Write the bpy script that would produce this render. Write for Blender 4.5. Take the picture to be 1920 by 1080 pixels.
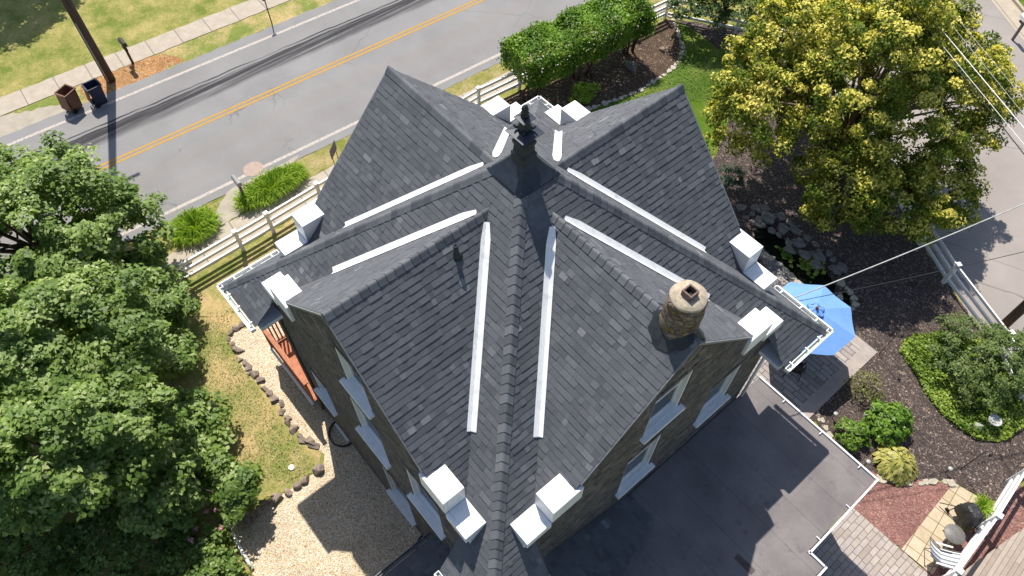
import bpy, bmesh, math, random
import numpy as np
from mathutils import Vector, Matrix
from mathutils.geometry import tessellate_polygon
R = math.radians
scene = bpy.context.scene
col = scene.collection
for o in list(bpy.data.objects): bpy.data.objects.remove(o)

# ---------------------------------------------------------------- camera
# world axes: +x and +y run along the two wall directions of the stone house, origin at its centre
cd = bpy.data.cameras.new('camera'); cam = bpy.data.objects.new('camera', cd); col.objects.link(cam)
YAW, PITCH, ROLL = R(49.2707), 0.98197, -0.00961
fx, fy = -math.sin(YAW), math.cos(YAW)
rt = Vector((fy, -fx, 0)); up = Vector((fx*math.sin(PITCH), fy*math.sin(PITCH), math.cos(PITCH)))
fw = Vector((fx*math.cos(PITCH), fy*math.cos(PITCH), -math.sin(PITCH)))
cr, sr = math.cos(ROLL), math.sin(ROLL)
cx_ = rt*cr - up*sr; cy_ = rt*sr + up*cr
m = Matrix((cx_, cy_, -fw)).transposed().to_4x4(); m.translation = Vector((7.727, -6.931, 23.010))
cam.matrix_world = m
cd.sensor_width = 36.0; cd.lens = 1388.4/1920*36; cd.clip_end = 1000
scene.camera = cam
scene.render.resolution_x, scene.render.resolution_y = 1024, 576

# ---------------------------------------------------------------- world, sun, exposure
SUND = Vector((-3.79, 1.60, 6.556)).normalized()      # towards the sun
elev = math.asin(SUND.z)
w = bpy.data.worlds.new('World'); scene.world = w; w.use_nodes = True
nt = w.node_tree; bg = nt.nodes['Background']
sky = nt.nodes.new('ShaderNodeTexSky'); sky.sky_type = 'NISHITA'; sky.sun_disc = False
sky.sun_elevation = elev; sky.sun_rotation = math.atan2(SUND.x, SUND.y)
nt.links.new(sky.outputs[0], bg.inputs[0]); bg.inputs[1].default_value = 0.098
sd = bpy.data.lights.new('sun', 'SUN'); sd.energy = 4.45; sd.angle = R(0.53); sd.color = (1, .95, .87)
sun = bpy.data.objects.new('sun', sd); col.objects.link(sun)
sun.rotation_euler = SUND.to_track_quat('Z', 'Y').to_euler()
scene.view_settings.view_transform = 'Standard'; scene.view_settings.look = 'None'
scene.view_settings.exposure = 0.55; scene.view_settings.gamma = 1

# ---------------------------------------------------------------- helpers
def lin(c): return tuple((x/255/12.92) if x/255 <= .04045 else ((x/255+.055)/1.055)**2.4 for x in c)
def C(r, g, b, k=1.0): return tuple(min(.9, v*k) for v in lin((r, g, b))) + (1,)

class NT:
    def __init__(s, name):
        s.m = bpy.data.materials.new(name); s.m.use_nodes = True; s.t = s.m.node_tree; s.N = s.t.nodes; s.L = s.t.links
        s.bsdf = s.N['Principled BSDF']; s.out = s.N['Material Output']
        s._c = None
    def node(s, typ, ins=None, **kw):
        n = s.N.new(typ)
        for k, v in kw.items(): setattr(n, k, v)
        for k, v in (ins or {}).items(): s.set(n, k, v)
        return n
    def set(s, n, k, v):
        i = n.inputs[k]
        if isinstance(v, bpy.types.NodeSocket): s.L.new(v, i)
        elif isinstance(v, bpy.types.Node): s.L.new(v.outputs[0], i)
        else: i.default_value = v
    def pos(s):
        if s._c is None: s._c = s.node('ShaderNodeTexCoord').outputs['Object']
        return s._c
    def noise(s, scale, detail=4, rough=.6, vec=None, dist=0):
        return s.node('ShaderNodeTexNoise', {'Vector': vec or s.pos(), 'Scale': scale, 'Detail': detail, 'Roughness': rough, 'Distortion': dist}).outputs[0]
    def voro(s, scale, out='Color', feature='F1', vec=None, rnd=1.0):
        return s.node('ShaderNodeTexVoronoi', {'Vector': vec or s.pos(), 'Scale': scale, 'Randomness': rnd}, feature=feature).outputs[out]
    def ramp(s, fac, stops, interp='LINEAR'):
        n = s.node('ShaderNodeValToRGB', {'Fac': fac}); r = n.color_ramp; r.interpolation = interp
        while len(r.elements) < len(stops): r.elements.new(.5)
        for e, (p, c) in zip(r.elements, stops): e.position = p; e.color = c if len(c) == 4 else tuple(c)+(1,)
        return n.outputs[0]
    def step(s, fac, a, b): return s.ramp(fac, [(a, (0, 0, 0, 1)), (b, (1, 1, 1, 1))])
    def mix(s, fac, a, b, mode='MIX'):
        n = s.node('ShaderNodeMix', data_type='RGBA', blend_type=mode)
        for k, v in ((0, fac), (6, a), (7, b)):
            if isinstance(v, bpy.types.NodeSocket): s.L.new(v, n.inputs[k])
            else: n.inputs[k].default_value = v
        return n.outputs[2]
    def math(s, op, a, b=0.0, c=0.0):
        n = s.node('ShaderNodeMath', operation=op)
        for k, v in ((0, a), (1, b), (2, c)):
            if isinstance(v, bpy.types.NodeSocket): s.L.new(v, n.inputs[k])
            else: n.inputs[k].default_value = v
        return n.outputs[0]
    def gray(s, v): return s.node('ShaderNodeCombineColor', {0: v, 1: v, 2: v}).outputs[0]
    def attr(s, n): return s.node('ShaderNodeAttribute', attribute_name=n).outputs['Fac']
    def bump(s, h, strength=.5, dist=.02):
        n = s.node('ShaderNodeBump', {'Height': h, 'Strength': strength, 'Distance': dist}); s.L.new(n.outputs[0], s.bsdf.inputs['Normal'])
    def done(s, color, rough=.8, spec=.3, metal=0):
        s.set(s.bsdf, 'Base Color', color); s.set(s.bsdf, 'Roughness', rough)
        s.bsdf.inputs['Specular IOR Level'].default_value = spec; s.bsdf.inputs['Metallic'].default_value = metal
        return s.m

def plain(name, c, rough=.5, spec=.4, var=.25, scale=3., metal=0):
    n = NT(name); f = n.noise(scale, 5)
    a = tuple(x*(1-var) for x in c[:3])+(1,); b = tuple(min(1, x*(1+var)) for x in c[:3])+(1,)
    return n.done(n.ramp(f, [(.3, a), (.7, b)]), rough, spec, metal)

def link(o, parent=None):
    col.objects.link(o)
    if parent: o.parent = parent
    return o
def tag(o, label=None, cat=None, group=None, kind=None):
    if label: o['label'] = label
    if cat: o['category'] = cat
    if group: o['group'] = group
    if kind: o['kind'] = kind
    return o
def empty(name, loc, label, cat, group=None, rz=0):
    o = bpy.data.objects.new(name, None); link(o); o.location = loc if len(loc) == 3 else (*loc, 0); o.rotation_euler.z = rz
    o.empty_display_size = .2
    return tag(o, label, cat, group)
def copy_tree(o, parent=None):
    c = o.copy(); col.objects.link(c)
    if parent: c.parent = parent
    for ch in list(o.children): copy_tree(ch, c)
    return c

class MB:
    """collects faces; builds ONE mesh object"""
    def __init__(s): s.v = []; s.f = []; s.t = []; s.sm = []
    def add(s, vs, fs, tone=.5, smooth=False):
        k = len(s.v); s.v += [tuple(v) for v in vs]
        for f in fs: s.f.append(tuple(i+k for i in f)); s.t.append(tone); s.sm.append(smooth)
        return s
    def box(s, c, size, rot=None, tone=.5, taper=1.0):
        x, y, z = (a/2 for a in size); vs = []
        for sz in (-1, 1):
            k = taper if sz > 0 else 1
            for sx, sy in ((-1, -1), (1, -1), (1, 1), (-1, 1)): vs.append(Vector((sx*x*k, sy*y*k, sz*z)))
        if rot is not None:
            M = rot if isinstance(rot, Matrix) else Matrix.Rotation(rot, 3, 'Z')
            vs = [M @ v for v in vs]
        vs = [v+Vector(c) for v in vs]
        return s.add(vs, [(3, 2, 1, 0), (4, 5, 6, 7), (0, 1, 5, 4), (1, 2, 6, 5), (2, 3, 7, 6), (3, 0, 4, 7)], tone)
    def bar(s, a, b, wd, ht=None, upv=(0, 0, 1), tone=.5):
        a, b = Vector(a), Vector(b); d = (b-a); L = d.length; d.normalize(); ht = ht or wd
        upv = Vector(upv)
        if abs(d.dot(upv)) > .98: upv = Vector((1, 0, 0))
        sd_ = d.cross(upv).normalized(); u = sd_.cross(d)
        M = Matrix((d, sd_, u)).transposed()
        return s.box((a+b)/2, (L, wd, ht), M, tone)
    def tube(s, pts, r, n=8, cap=True, tone=.5):
        pts = [Vector(p) for p in pts]; rs = r if isinstance(r, (list, tuple)) else [r]*len(pts)
        vs, fs = [], []; ref = Vector((0, 0, 1))
        for i, p in enumerate(pts):
            d = (pts[min(i+1, len(pts)-1)]-pts[max(i-1, 0)]).normalized()
            rf = ref if abs(d.dot(ref)) < .95 else Vector((1, 0, 0))
            a = d.cross(rf).normalized(); b = a.cross(d)
            for k in range(n):
                t = 2*math.pi*k/n; vs.append(p+(a*math.cos(t)+b*math.sin(t))*rs[i])
        for i in range(len(pts)-1):
            for k in range(n): fs.append((i*n+k, i*n+(k+1) % n, (i+1)*n+(k+1) % n, (i+1)*n+k))
        if cap: fs.append(tuple(range(n))[::-1]); fs.append(tuple((len(pts)-1)*n+k for k in range(n)))
        return s.add(vs, fs, tone, True)
    def lathe(s, prof, c=(0, 0, 0), n=20, tone=.5, smooth=True, rot0=0, jit=None):
        vs, fs = [], []
        for r, z in prof:
            for k in range(n):
                t = 2*math.pi*k/n+rot0; rr = r*(1+(jit(t, z) if jit else 0)); vs.append((c[0]+rr*math.cos(t), c[1]+rr*math.sin(t), c[2]+z))
        for i in range(len(prof)-1):
            for k in range(n): fs.append((i*n+k, i*n+(k+1) % n, (i+1)*n+(k+1) % n, (i+1)*n+k))
        fs.append(tuple(range(n))[::-1]); fs.append(tuple((len(prof)-1)*n+k for k in range(n)))
        return s.add(vs, fs, tone, smooth)
    def prism(s, poly, z0, z1, tone=.5):
        n = len(poly); vs = [(*p[:2], z0) for p in poly]+[(*p[:2], z1) for p in poly]
        fs = [tuple(range(n))[::-1], tuple(range(n, 2*n))]+[(i, (i+1) % n, n+(i+1) % n, n+i) for i in range(n)]
        return s.add(vs, fs, tone)
    def build(s, name, mat, parent=None, bevel=0, fix=True):
        me = bpy.data.meshes.new(name); me.from_pydata(s.v, [], s.f); me.materials.append(mat)
        a = me.attributes.new('tone', 'FLOAT', 'FACE'); a.data.foreach_set('value', np.array(s.t, dtype=np.float32))
        me.polygons.foreach_set('use_smooth', s.sm)
        if fix or bevel:
            bm = bmesh.new(); bm.from_mesh(me)
            bmesh.ops.recalc_face_normals(bm, faces=bm.faces)
            if bevel: bmesh.ops.bevel(bm, geom=bm.edges, offset=bevel, segments=2, profile=.6, affect='EDGES', clamp_overlap=True)
            bm.to_mesh(me); bm.free()
        me.update()
        return link(bpy.data.objects.new(name, me), parent)

def sheet(name, pts, z, mat, jit=0.0, seed=1, step=.25, kind='structure', thick=0):
    rnd = random.Random(seed); out = []
    n = len(pts)
    for i in range(n):
        a, b = Vector(pts[i][:2]), Vector(pts[(i+1) % n][:2]); L = (b-a).length; k = max(1, int(L/step)) if jit else 1
        nrm = Vector((-(b-a).y, (b-a).x)).normalized()
        for j in range(k):
            p = a.lerp(b, j/k)
            if jit: p = p+nrm*(rnd.gauss(0, jit))
            out.append(p)
    mb = MB(); N = len(out)
    if thick: mb.prism(out, z-thick, z)
    else: mb.add([(*p, z) for p in out], [tuple(range(N))])
    o = mb.build(name, mat)
    if not thick:
        bm = bmesh.new(); bm.from_mesh(o.data); bmesh.ops.triangulate(bm, faces=bm.faces)
        for f in bm.faces:
            if f.normal.z < 0: f.normal_flip()
        bm.to_mesh(o.data); bm.free()
    if kind: o['kind'] = kind
    return o

# ---------------------------------------------------------------- materials
K = .56      # photograph value of a sunlit surface -> albedo
def asphalt(name, base, lanes=False, cracks=False):
    n = NT(name); p = n.pos()
    big = n.noise(.35, 4); fine = n.noise(60, 2, .8)
    c = n.ramp(big, [(.3, tuple(x*.86 for x in base[:3])), (.7, tuple(x*1.1 for x in base[:3]))])
    c = n.mix(.55, c, n.ramp(fine, [(.3, (.35, .35, .35)), (.7, (1.0, 1.0, 1.0))]), 'MULTIPLY')
    c = n.mix(1, c, (1.5, 1.5, 1.5, 1), 'MULTIPLY')
    agg = n.step(n.noise(23, 2, .7), .62, .72)
    c = n.mix(n.math('MULTIPLY', agg, .25), c, C(215, 208, 200, K))
    if lanes:
        sp = n.node('ShaderNodeSeparateXYZ', {0: p}); xr = n.math('MULTIPLY_ADD', sp.outputs[1], -.067, sp.outputs[0])
        wob = n.math('MULTIPLY', n.math('SUBTRACT', n.noise(.3, 3), .5), .5)
        xr = n.math('ADD', xr, wob)
        st = n.node('ShaderNodeMapping', {'Vector': p, 'Rotation': (0, 0, R(3.83)), 'Scale': (6, .12, 1)})
        streak = n.noise(1.0, 5, .65, st.outputs[0])
        def band(x0, w_): return n.math('SUBTRACT', 1, n.math('MINIMUM', n.math('DIVIDE', n.math('ABSOLUTE', n.math('SUBTRACT', xr, x0)), w_), 1))
        # dark sealed strip in the far lane, and thin seams of tar beside it
        b1 = n.math('MULTIPLY', n.step(band(-21.0, .62), .06, .5), n.step(streak, .30, .52))
        c = n.mix(n.math('MULTIPLY', b1, .82), c, C(80, 78, 81, K))
        b2 = n.math('MULTIPLY', n.step(band(-21.15, .28), .1, .6), n.step(streak, .34, .5))
        c = n.mix(n.math('MULTIPLY', b2, .8), c, C(62, 61, 65, K))
        for x0 in (-21.62, -21.4):
            c = n.mix(n.math('MULTIPLY', n.step(band(x0, .07), .2, .5), n.step(streak, .3, .5)), c, C(62, 62, 66, K))
        # paler and browner wheel tracks
        dn = n.node('ShaderNodeTexVoronoi', {'Vector': n.node('ShaderNodeVectorMath', {0: p, 1: n.node('ShaderNodeTexNoise', {'Vector': p, 'Scale': .9, 'Detail': 5.}).outputs[1]}, operation='ADD').outputs[0], 'Scale': .16}, feature='DISTANCE_TO_EDGE').outputs[0]
        c = n.mix(n.math('MULTIPLY', n.math('SUBTRACT', 1, n.step(dn, .0008, .003)), n.math('MULTIPLY', n.step(n.noise(.25, 2), .5, .6), .5)), c, C(98, 95, 95, K))
        for x0, cc, f in ((-17.6, C(176, 160, 150, K), .5), (-16.2, C(172, 158, 150, K), .4), (-22.1, C(180, 172, 166, K), .35)):
            c = n.mix(n.math('MULTIPLY', n.math('MULTIPLY', band(x0, .6), streak), f), c, cc)
    if cracks:
        d = n.node('ShaderNodeTexVoronoi', {'Vector': n.node('ShaderNodeMix', {'Factor': .25, 4: p, 5: n.node('ShaderNodeTexNoise', {'Vector': p, 'Scale': .8}).outputs[1]}, data_type='VECTOR').outputs[1], 'Scale': .2}, feature='DISTANCE_TO_EDGE').outputs[0]
        cr_ = n.step(d, .004, .0015)
        c = n.mix(n.math('MULTIPLY', n.math('SUBTRACT', 1, n.step(d, .0012, .004)), .55), c, C(105, 100, 98, K))
    n.bump(fine, .3, .01)
    return n.done(c, .88, .25)
M_road = asphalt('asphalt', C(156, 154, 153, K), lanes=True)
M_street = asphalt('pale_asphalt', C(176, 167, 160, K), cracks=True)

def ground_mat(name, dirt, dirt2, g1, g2, cover=(.42, .6), patch=.5):
    n = NT(name)
    a = n.noise(patch, 5, .62); b = n.noise(9, 4, .7); f = n.noise(45, 2, .8)
    st = n.node('ShaderNodeMapping', {'Vector': n.pos(), 'Rotation': (0, 0, .9), 'Scale': (1, 3.2, 1)})
    bl = n.noise(26, 3, .75, st.outputs[0])
    d = n.ramp(b, [(.3, dirt), (.7, dirt2)])
    g = n.ramp(n.math('ADD', n.math('MULTIPLY', bl, .7), n.math('MULTIPLY', n.noise(1.3, 3), .3)), [(.32, g1), (.68, g2)])
    mask = n.step(n.math('ADD', n.math('MULTIPLY', a, .72), n.math('MULTIPLY', b, .28)), *cover)
    c = n.mix(mask, d, g)
    c = n.mix(.6, c, n.ramp(f, [(.3, (.8, .8, .76)), (.65, (2.1, 2.1, 2.0))]), 'MULTIPLY')
    n.bump(n.math('ADD', bl, f), .8, .03)
    return n.done(c, .95, .15)
M_lawn = ground_mat('patchy_lawn', C(206, 188, 126, K), C(182, 172, 98, K), C(98, 122, 44, K), C(152, 160, 80, K), (.40, .60), .8)
M_dead = ground_mat('dry_grass', C(226, 198, 148, K), C(212, 184, 128, K), C(108, 132, 50, K), C(166, 172, 96, K), (.41, .57), .62)
M_green = ground_mat('mown_lawn', C(190, 178, 110, K), C(150, 155, 72, K), C(78, 112, 26, K), C(112, 140, 46, K), (.26, .50), .5)
M_verge = ground_mat('verge_grass', C(208, 188, 146, K), C(190, 168, 112, K), C(110, 130, 46, K), C(160, 156, 76, K), (.40, .58), .7)

def granular(name, cols, scale, pale=None, palethr=(.8, .9), big=None, bumpd=.03, stretch=1):
    n = NT(name); v = n.pos()
    if stretch != 1:
        v = n.node('ShaderNodeVectorMath', {0: v, 1: n.node('ShaderNodeVectorMath', {0: n.node('ShaderNodeTexNoise', {'Vector': v, 'Scale': 7.}).outputs[1], 1: (.35, .35, .35)}, operation='MULTIPLY').outputs[0]}, operation='ADD').outputs[0]
        v = n.node('ShaderNodeMapping', {'Vector': v, 'Scale': (1, stretch, 1), 'Rotation': (0, 0, .7)}).outputs[0]
    cell = n.voro(scale, 'Color', vec=v); dist = n.voro(scale, 'Distance', vec=v)
    g = n.node('ShaderNodeSeparateColor', {0: cell})
    k = len(cols); c = n.ramp(g.outputs[0], [(i/(k-1), x) for i, x in enumerate(cols)])
    if pale: c = n.mix(n.step(g.outputs[1], *palethr), c, pale)
    c = n.mix(.7, c, n.ramp(dist, [(.35, (1.05, 1.05, 1.05)), (.85, (.4, .4, .4))]), 'MULTIPLY')
    c = n.mix(.5, c, n.ramp(n.noise(.9, 4), [(.3, (.72, .72, .72)), (.7, (1.25, 1.25, 1.25))]), 'MULTIPLY')
    n.bump(n.math('SUBTRACT', 1, dist), 1, bumpd)
    return n.done(c, .92, .2)
M_gravel = granular('pea_gravel', [C(205, 175, 135, K*1.5), C(238, 212, 172, K*1.6), C(245, 228, 200, K*1.6), C(222, 198, 165, K*1.5)], 30, C(255, 248, 236, K*1.5), (.82, .9))
M_mulch = granular('dark_mulch', [C(74, 65, 62, K*1.2), C(118, 104, 98, K*1.2), C(96, 84, 80, K*1.2), C(138, 122, 114, K*1.2)], 19, C(215, 192, 176, K*1.2), (.87, .93), stretch=2.2)
M_brownmulch = granular('brown_mulch', [C(92, 74, 62, K), C(140, 116, 98, K), C(112, 92, 78, K)], 15, C(205, 180, 150, K), (.88, .94), stretch=2.2)
M_red = granular('red_lava_mulch', [C(138, 96, 88, K*1.45), C(180, 132, 122, K*1.45), C(160, 114, 106, K*1.45), C(196, 150, 138, K*1.45)], 18, C(226, 190, 170, K), (.9, .96), stretch=1.8)
M_chips = granular('orange_wood_chips', [C(172, 116, 66, K*1.2), C(228, 172, 112, K*1.2), C(205, 148, 92, K*1.2), C(236, 190, 138, K*1.2)], 11, C(246, 214, 170, K), (.85, .95), stretch=2.4)
M_pebble = granular('grey_pebbles', [C(120, 112, 108, K), C(190, 182, 178, K), C(160, 152, 148, K)], 13, C(228, 222, 216, K), (.75, .9))

def concrete(name, c, joint=None, ang=0, var=.1, jw=.018):
    n = NT(name); f = n.noise(2.2, 6, .7); fine = n.noise(38, 3, .8)
    k = n.ramp(f, [(.3, tuple(x*(1-var*1.6) for x in c[:3])), (.7, tuple(min(.9, x*(1+var)) for x in c[:3]))])
    k = n.mix(.25, k, n.ramp(fine, [(.3, (.6, .6, .6)), (.7, (1.1, 1.1, 1.1))]), 'MULTIPLY')
    if joint:
        mp = n.node('ShaderNodeMapping', {'Vector': n.pos(), 'Rotation': (0, 0, ang)})
        sp = n.node('ShaderNodeSeparateXYZ', {0: mp.outputs[0]})
        fr = n.math('FRACT', n.math('DIVIDE', sp.outputs[1], joint)); d = n.math('ABSOLUTE', n.math('SUBTRACT', fr, .5))
        k = n.mix(n.step(d, .5-jw/joint*1.6, .5-jw/joint*.8), k, tuple(x*.45 for x in c[:3])+(1,))
    n.bump(fine, .25, .01)
    return n.done(k, .9, .2)
M_walk = concrete('pavement_concrete', C(226, 212, 192, K), 1.45, R(3.8))
M_apron = concrete('apron_concrete', C(214, 202, 184, K), None)
M_kerb = concrete('kerb_concrete', C(228, 212, 190, K), 3, R(33))
M_walk2 = concrete('street_pavement_concrete', C(226, 206, 184, K), 1.5, R(33))
M_patioedge = concrete('patio_border', C(214, 200, 190, K))

def bricks(name, cols, bw, bh, mortar, ang=0, off=.5, ms=.012, sq=1, rowvar=0):
    n = NT(name); mp = n.node('ShaderNodeMapping', {'Vector': n.pos(), 'Rotation': (0, 0, ang)})
    b = n.node('ShaderNodeTexBrick', {'Vector': mp.outputs[0], 'Scale': 1., 'Mortar Size': ms, 'Mortar Smooth': .3, 'Bias': 0., 'Brick Width': bw, 'Row Height': bh,
        'Color1': (0, 0, 0, 1), 'Color2': (1, 1, 1, 1), 'Mortar': (.5, .5, .5, 1)}, offset=off, squash=sq, squash_frequency=3, offset_frequency=2)
    k = len(cols); c = n.ramp(b.outputs[0], [(i/(k-1), x) for i, x in enumerate(cols)])
    c = n.mix(.55, c, n.ramp(n.noise(5, 6, .75), [(.3, (.7, .7, .7)), (.7, (1.15, 1.15, 1.15))]), 'MULTIPLY')
    c = n.mix(b.outputs[1], c, mortar)
    n.bump(n.math('SUBTRACT', 1, b.outputs[1]), .5, .012)
    return n.done(c, .82, .3)
M_patio = bricks('stamped_patio', [C(176, 164, 158, K), C(214, 202, 194, K), C(196, 184, 178, K), C(222, 212, 204, K)], .44, .2, C(120, 112, 108, K), 0, .37, .014, 1.6)
M_path = bricks('stone_pavers', [C(196, 180, 168, K), C(226, 212, 200, K), C(208, 196, 190, K), C(218, 206, 190, K)], .34, .17, C(140, 124, 116, K), R(90), .4, .010, 1.5)
M_tile = bricks('sandstone_tiles', [C(222, 200, 166, K*1.1), C(240, 220, 190, K*1.1), C(232, 211, 178, K*1.1)], .42, .42, C(158, 130, 96, K), R(-8), 0, .012)
M_deck = bricks('deck_boards', [C(196, 176, 158, K), C(222, 204, 186, K), C(206, 190, 174, K)], 2.4, .14, C(128, 112, 100, K), R(86), .4, .006)

# roof shingles (tone = one value per tab)
n = NT('shingle'); t = n.attr('tone')
c = n.ramp(t, [(0, (.082, .087, .098)), (.35, (.104, .109, .122)), (.7, (.124, .130, .143)), (.86, (.150, .155, .168)), (1, (.205, .210, .223))])
c = n.mix(.55, c, n.ramp(n.noise(55, 3, .8), [(.3, (.55, .55, .55)), (.7, (1.3, 1.3, 1.3))]), 'MULTIPLY')
c = n.mix(.35, c, n.ramp(n.noise(.7, 4), [(.3, (.75, .75, .75)), (.7, (1.2, 1.2, 1.2))]), 'MULTIPLY')
n.bump(n.noise(90, 2, .8), .5, .004); M_shingle = n.done(c, .85, .25)
n = NT('ridge_cap'); t = n.attr('tone')
c = n.ramp(t, [(0, (.095, .10, .112)), (1, (.165, .17, .184))])
c = n.mix(.55, c, n.ramp(n.noise(50, 3, .8), [(.3, (.55, .55, .55)), (.7, (1.3, 1.3, 1.3))]), 'MULTIPLY')
n.bump(n.noise(90, 2, .8), .5, .004); M_cap = n.done(c, .85, .25)
# fieldstone walls
n = NT('fieldstone'); v = n.pos()
vd = n.node('ShaderNodeVectorMath', {0: v, 1: n.node('ShaderNodeVectorMath', {0: n.node('ShaderNodeTexNoise', {'Vector': v, 'Scale': 3.}).outputs[1], 1: (.3, .3, .3)}, operation='MULTIPLY').outputs[0]}, operation='ADD').outputs[0]
vd = n.node('ShaderNodeMapping', {'Vector': vd, 'Scale': (1, 1, 1.55)}).outputs[0]
cell = n.voro(3.6, 'Color', vec=vd); edge = n.voro(3.6, 'Distance', 'DISTANCE_TO_EDGE', vec=vd)
g = n.node('ShaderNodeSeparateColor', {0: cell})
c = n.ramp(g.outputs[0], [(0, (.095, .089, .089)), (.35, (.200, .180, .170)), (.6, (.160, .152, .150)), (.8, (.27, .232, .208)), (1, (.125, .118, .117))])
c = n.mix(.6, c, n.ramp(n.noise(14, 6, .75), [(.3, (.4, .4, .4)), (.7, (1.35, 1.35, 1.35))]), 'MULTIPLY')
c = n.mix(n.math('SUBTRACT', 1, n.step(edge, .01, .06)), c, (.15, .138, .13, 1))
n.bump(n.math('ADD', n.step(edge, 0, .14), n.math('MULTIPLY', n.noise(14, 5, .7), .7)), 1, .06); M_stone = n.done(c, .92, .2)
# chimney stone with lichen
n = NT('chimney_stone'); v = n.node('ShaderNodeMapping', {'Vector': n.pos(), 'Scale': (1, 1, 1.9)}).outputs[0]
cell = n.voro(5.5, 'Color', vec=v); edge = n.voro(5.5, 'Distance', 'DISTANCE_TO_EDGE', vec=v); g = n.node('ShaderNodeSeparateColor', {0: cell})
c = n.ramp(g.outputs[0], [(0, (.12, .09, .07)), (.5, (.30, .235, .185)), (1, (.21, .18, .16))])
c = n.mix(n.step(n.noise(5, 5, .7), .52, .66), c, (.30, .21, .06, 1))
c = n.mix(.6, c, n.ramp(n.noise(22, 5, .75), [(.3, (.45, .45, .45)), (.7, (1.4, 1.4, 1.4))]), 'MULTIPLY')
n.bump(n.math('ADD', n.step(edge, 0, .12), n.noise(22, 4)), 1, .05); M_chim = n.done(c, .95, .15)

n = NT('white_metal'); mp = n.node('ShaderNodeMapping', {'Vector': n.pos(), 'Scale': (9, 9, 1.2)})
c = n.ramp(n.noise(1.2, 5, .75, mp.outputs[0]), [(.28, (.62, .61, .58)), (.46, (.80, .80, .81))]); M_white = n.done(c, .42, .4)
n = NT('white_vinyl'); c = n.ramp(n.noise(4, 6, .8), [(.3, (.76, .755, .75)), (.6, (.87, .87, .87))]); M_vinyl = n.done(c, .5, .4)
n = NT('white_coated_flashing'); c = n.ramp(n.noise(3.5, 6, .8), [(.3, (.62, .62, .61)), (.5, (.86, .86, .86))]); M_flash = n.done(c, .5, .3)
M_gutin = plain('gutter_inside', (.34, .40, .35, 1), .6, .3, .3, 5)
M_drip = plain('grey_drip_edge', (.17, .18, .195, 1), .5, .4, .15, 5)
M_blackmetal = plain('black_painted_metal', (.022, .026, .032, 1), .55, .4, .45, 7)
M_lead = plain('dark_slate_metal', (.013, .019, .033, 1), .5, .5, .45, 6)
M_iron = plain('dark_iron', (.02, .02, .022, 1), .55, .4, .3, 8)
M_glass = NT('window_glass').done((.006, .007, .010, 1), .12, .12)
M_clay = plain('clay_flue', (.17, .12, .10, 1), .9, .2, .4, 12)
M_mortar = plain('mortar_cap', (.40, .335, .25, 1), .95, .15, .3, 16)
M_pole = NT('weathered_pole')
sp = M_pole.node('ShaderNodeMapping', {'Vector': M_pole.pos(), 'Scale': (14, 14, .7)})
c = M_pole.ramp(M_pole.noise(1.5, 5, .7, sp.outputs[0]), [(.3, (.045, .030, .022)), (.7, (.15, .10, .072))]); M_pole.bump(M_pole.noise(1.5, 5, .7, sp.outputs[0]), .6, .02); M_pole = M_pole.done(c, .9, .2)
M_bark = plain('bark', (.085, .065, .05, 1), .95, .1, .5, 14)
M_tan = plain('pale_bark', (.17, .13, .10, 1), .95, .1, .4, 16)
M_postwood = plain('grey_post_paint', (.14, .12, .115, 1), .75, .25, .25, 8)
M_deckred = plain('orange_stained_wood', (.40, .15, .075, 1), .7, .3, .25, 6)
M_bluecloth = NT('blue_canvas'); c = M_bluecloth.ramp(M_bluecloth.noise(2.5, 4), [(.3, (.15, .30, .62)), (.7, (.18, .345, .68))]); M_bluecloth.bump(M_bluecloth.noise(160, 2), .2, .002); M_bluecloth = M_bluecloth.done(c, .8, .2)
M_bluetrim = plain('dark_blue_trim', (.045, .12, .42, 1), .8, .2, .1, 8)
M_binbrown = plain('brown_plastic', (.17, .075, .045, 1), .55, .4, .2, 5)
M_binblue = plain('navy_plastic', (.022, .030, .062, 1), .5, .4, .2, 5)
M_tyre = plain('black_rubber', (.02, .02, .02, 1), .8, .2, .2, 9)
M_stoneA = plain('grey_flagstone', (.20, .185, .165, 1), .9, .2, .4, 5)
M_stoneB = plain('brown_fieldstone', (.24, .19, .155, 1), .92, .2, .45, 5)
M_stoneC = plain('pale_flagstone', (.40, .36, .28, 1), .9, .2, .25, 7)
M_paver = plain('pale_edging_paver', (.42, .375, .33, 1), .9, .2, .2, 6)
M_felt = None
n = NT('rolled_roofing'); v = n.pos()
c = n.ramp(n.noise(.8, 6, .65), [(.3, C(138, 131, 131, K*1.05)), (.7, C(168, 160, 158, K*1.05))])
c = n.mix(.5, c, n.ramp(n.noise(40, 3, .85), [(.3, (.6, .6, .6)), (.7, (1.25, 1.25, 1.25))]), 'MULTIPLY')
c = n.mix(n.math('MULTIPLY', n.step(n.noise(2.6, 6, .7), .60, .74), .5), c, C(80, 76, 80, K))
spx = n.node('ShaderNodeSeparateXYZ', {0: v})
fr = n.math('FRACT', n.math('DIVIDE', n.math('ADD', spx.outputs[1], n.math('MULTIPLY', n.noise(1.2, 3), .03)), .98))
c = n.mix(n.math('MULTIPLY', n.math('SUBTRACT', 1, n.step(fr, .008, .02)), .45), c, C(60, 58, 62, K))
c = n.mix(n.step(n.noise(19, 3, .6), .76, .78), c, C(210, 205, 200, K))
n.bump(n.noise(60, 3, .8), .4, .008); M_felt = n.done(c, .9, .25)
M_water = NT('pond_water').done((.006, .009, .007, 1), .04, .5)
n = NT('striped_cloth'); spx = n.node('ShaderNodeSeparateXYZ', {0: n.pos()})
fr = n.math('FRACT', n.math('DIVIDE', n.math('ADD', spx.outputs[1], .02), .125)); c = n.mix(n.step(fr, .52, .56), (.74, .75, .76, 1), (.20, .22, .23, 1)); M_stripe = n.done(c, .8, .2)
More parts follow.
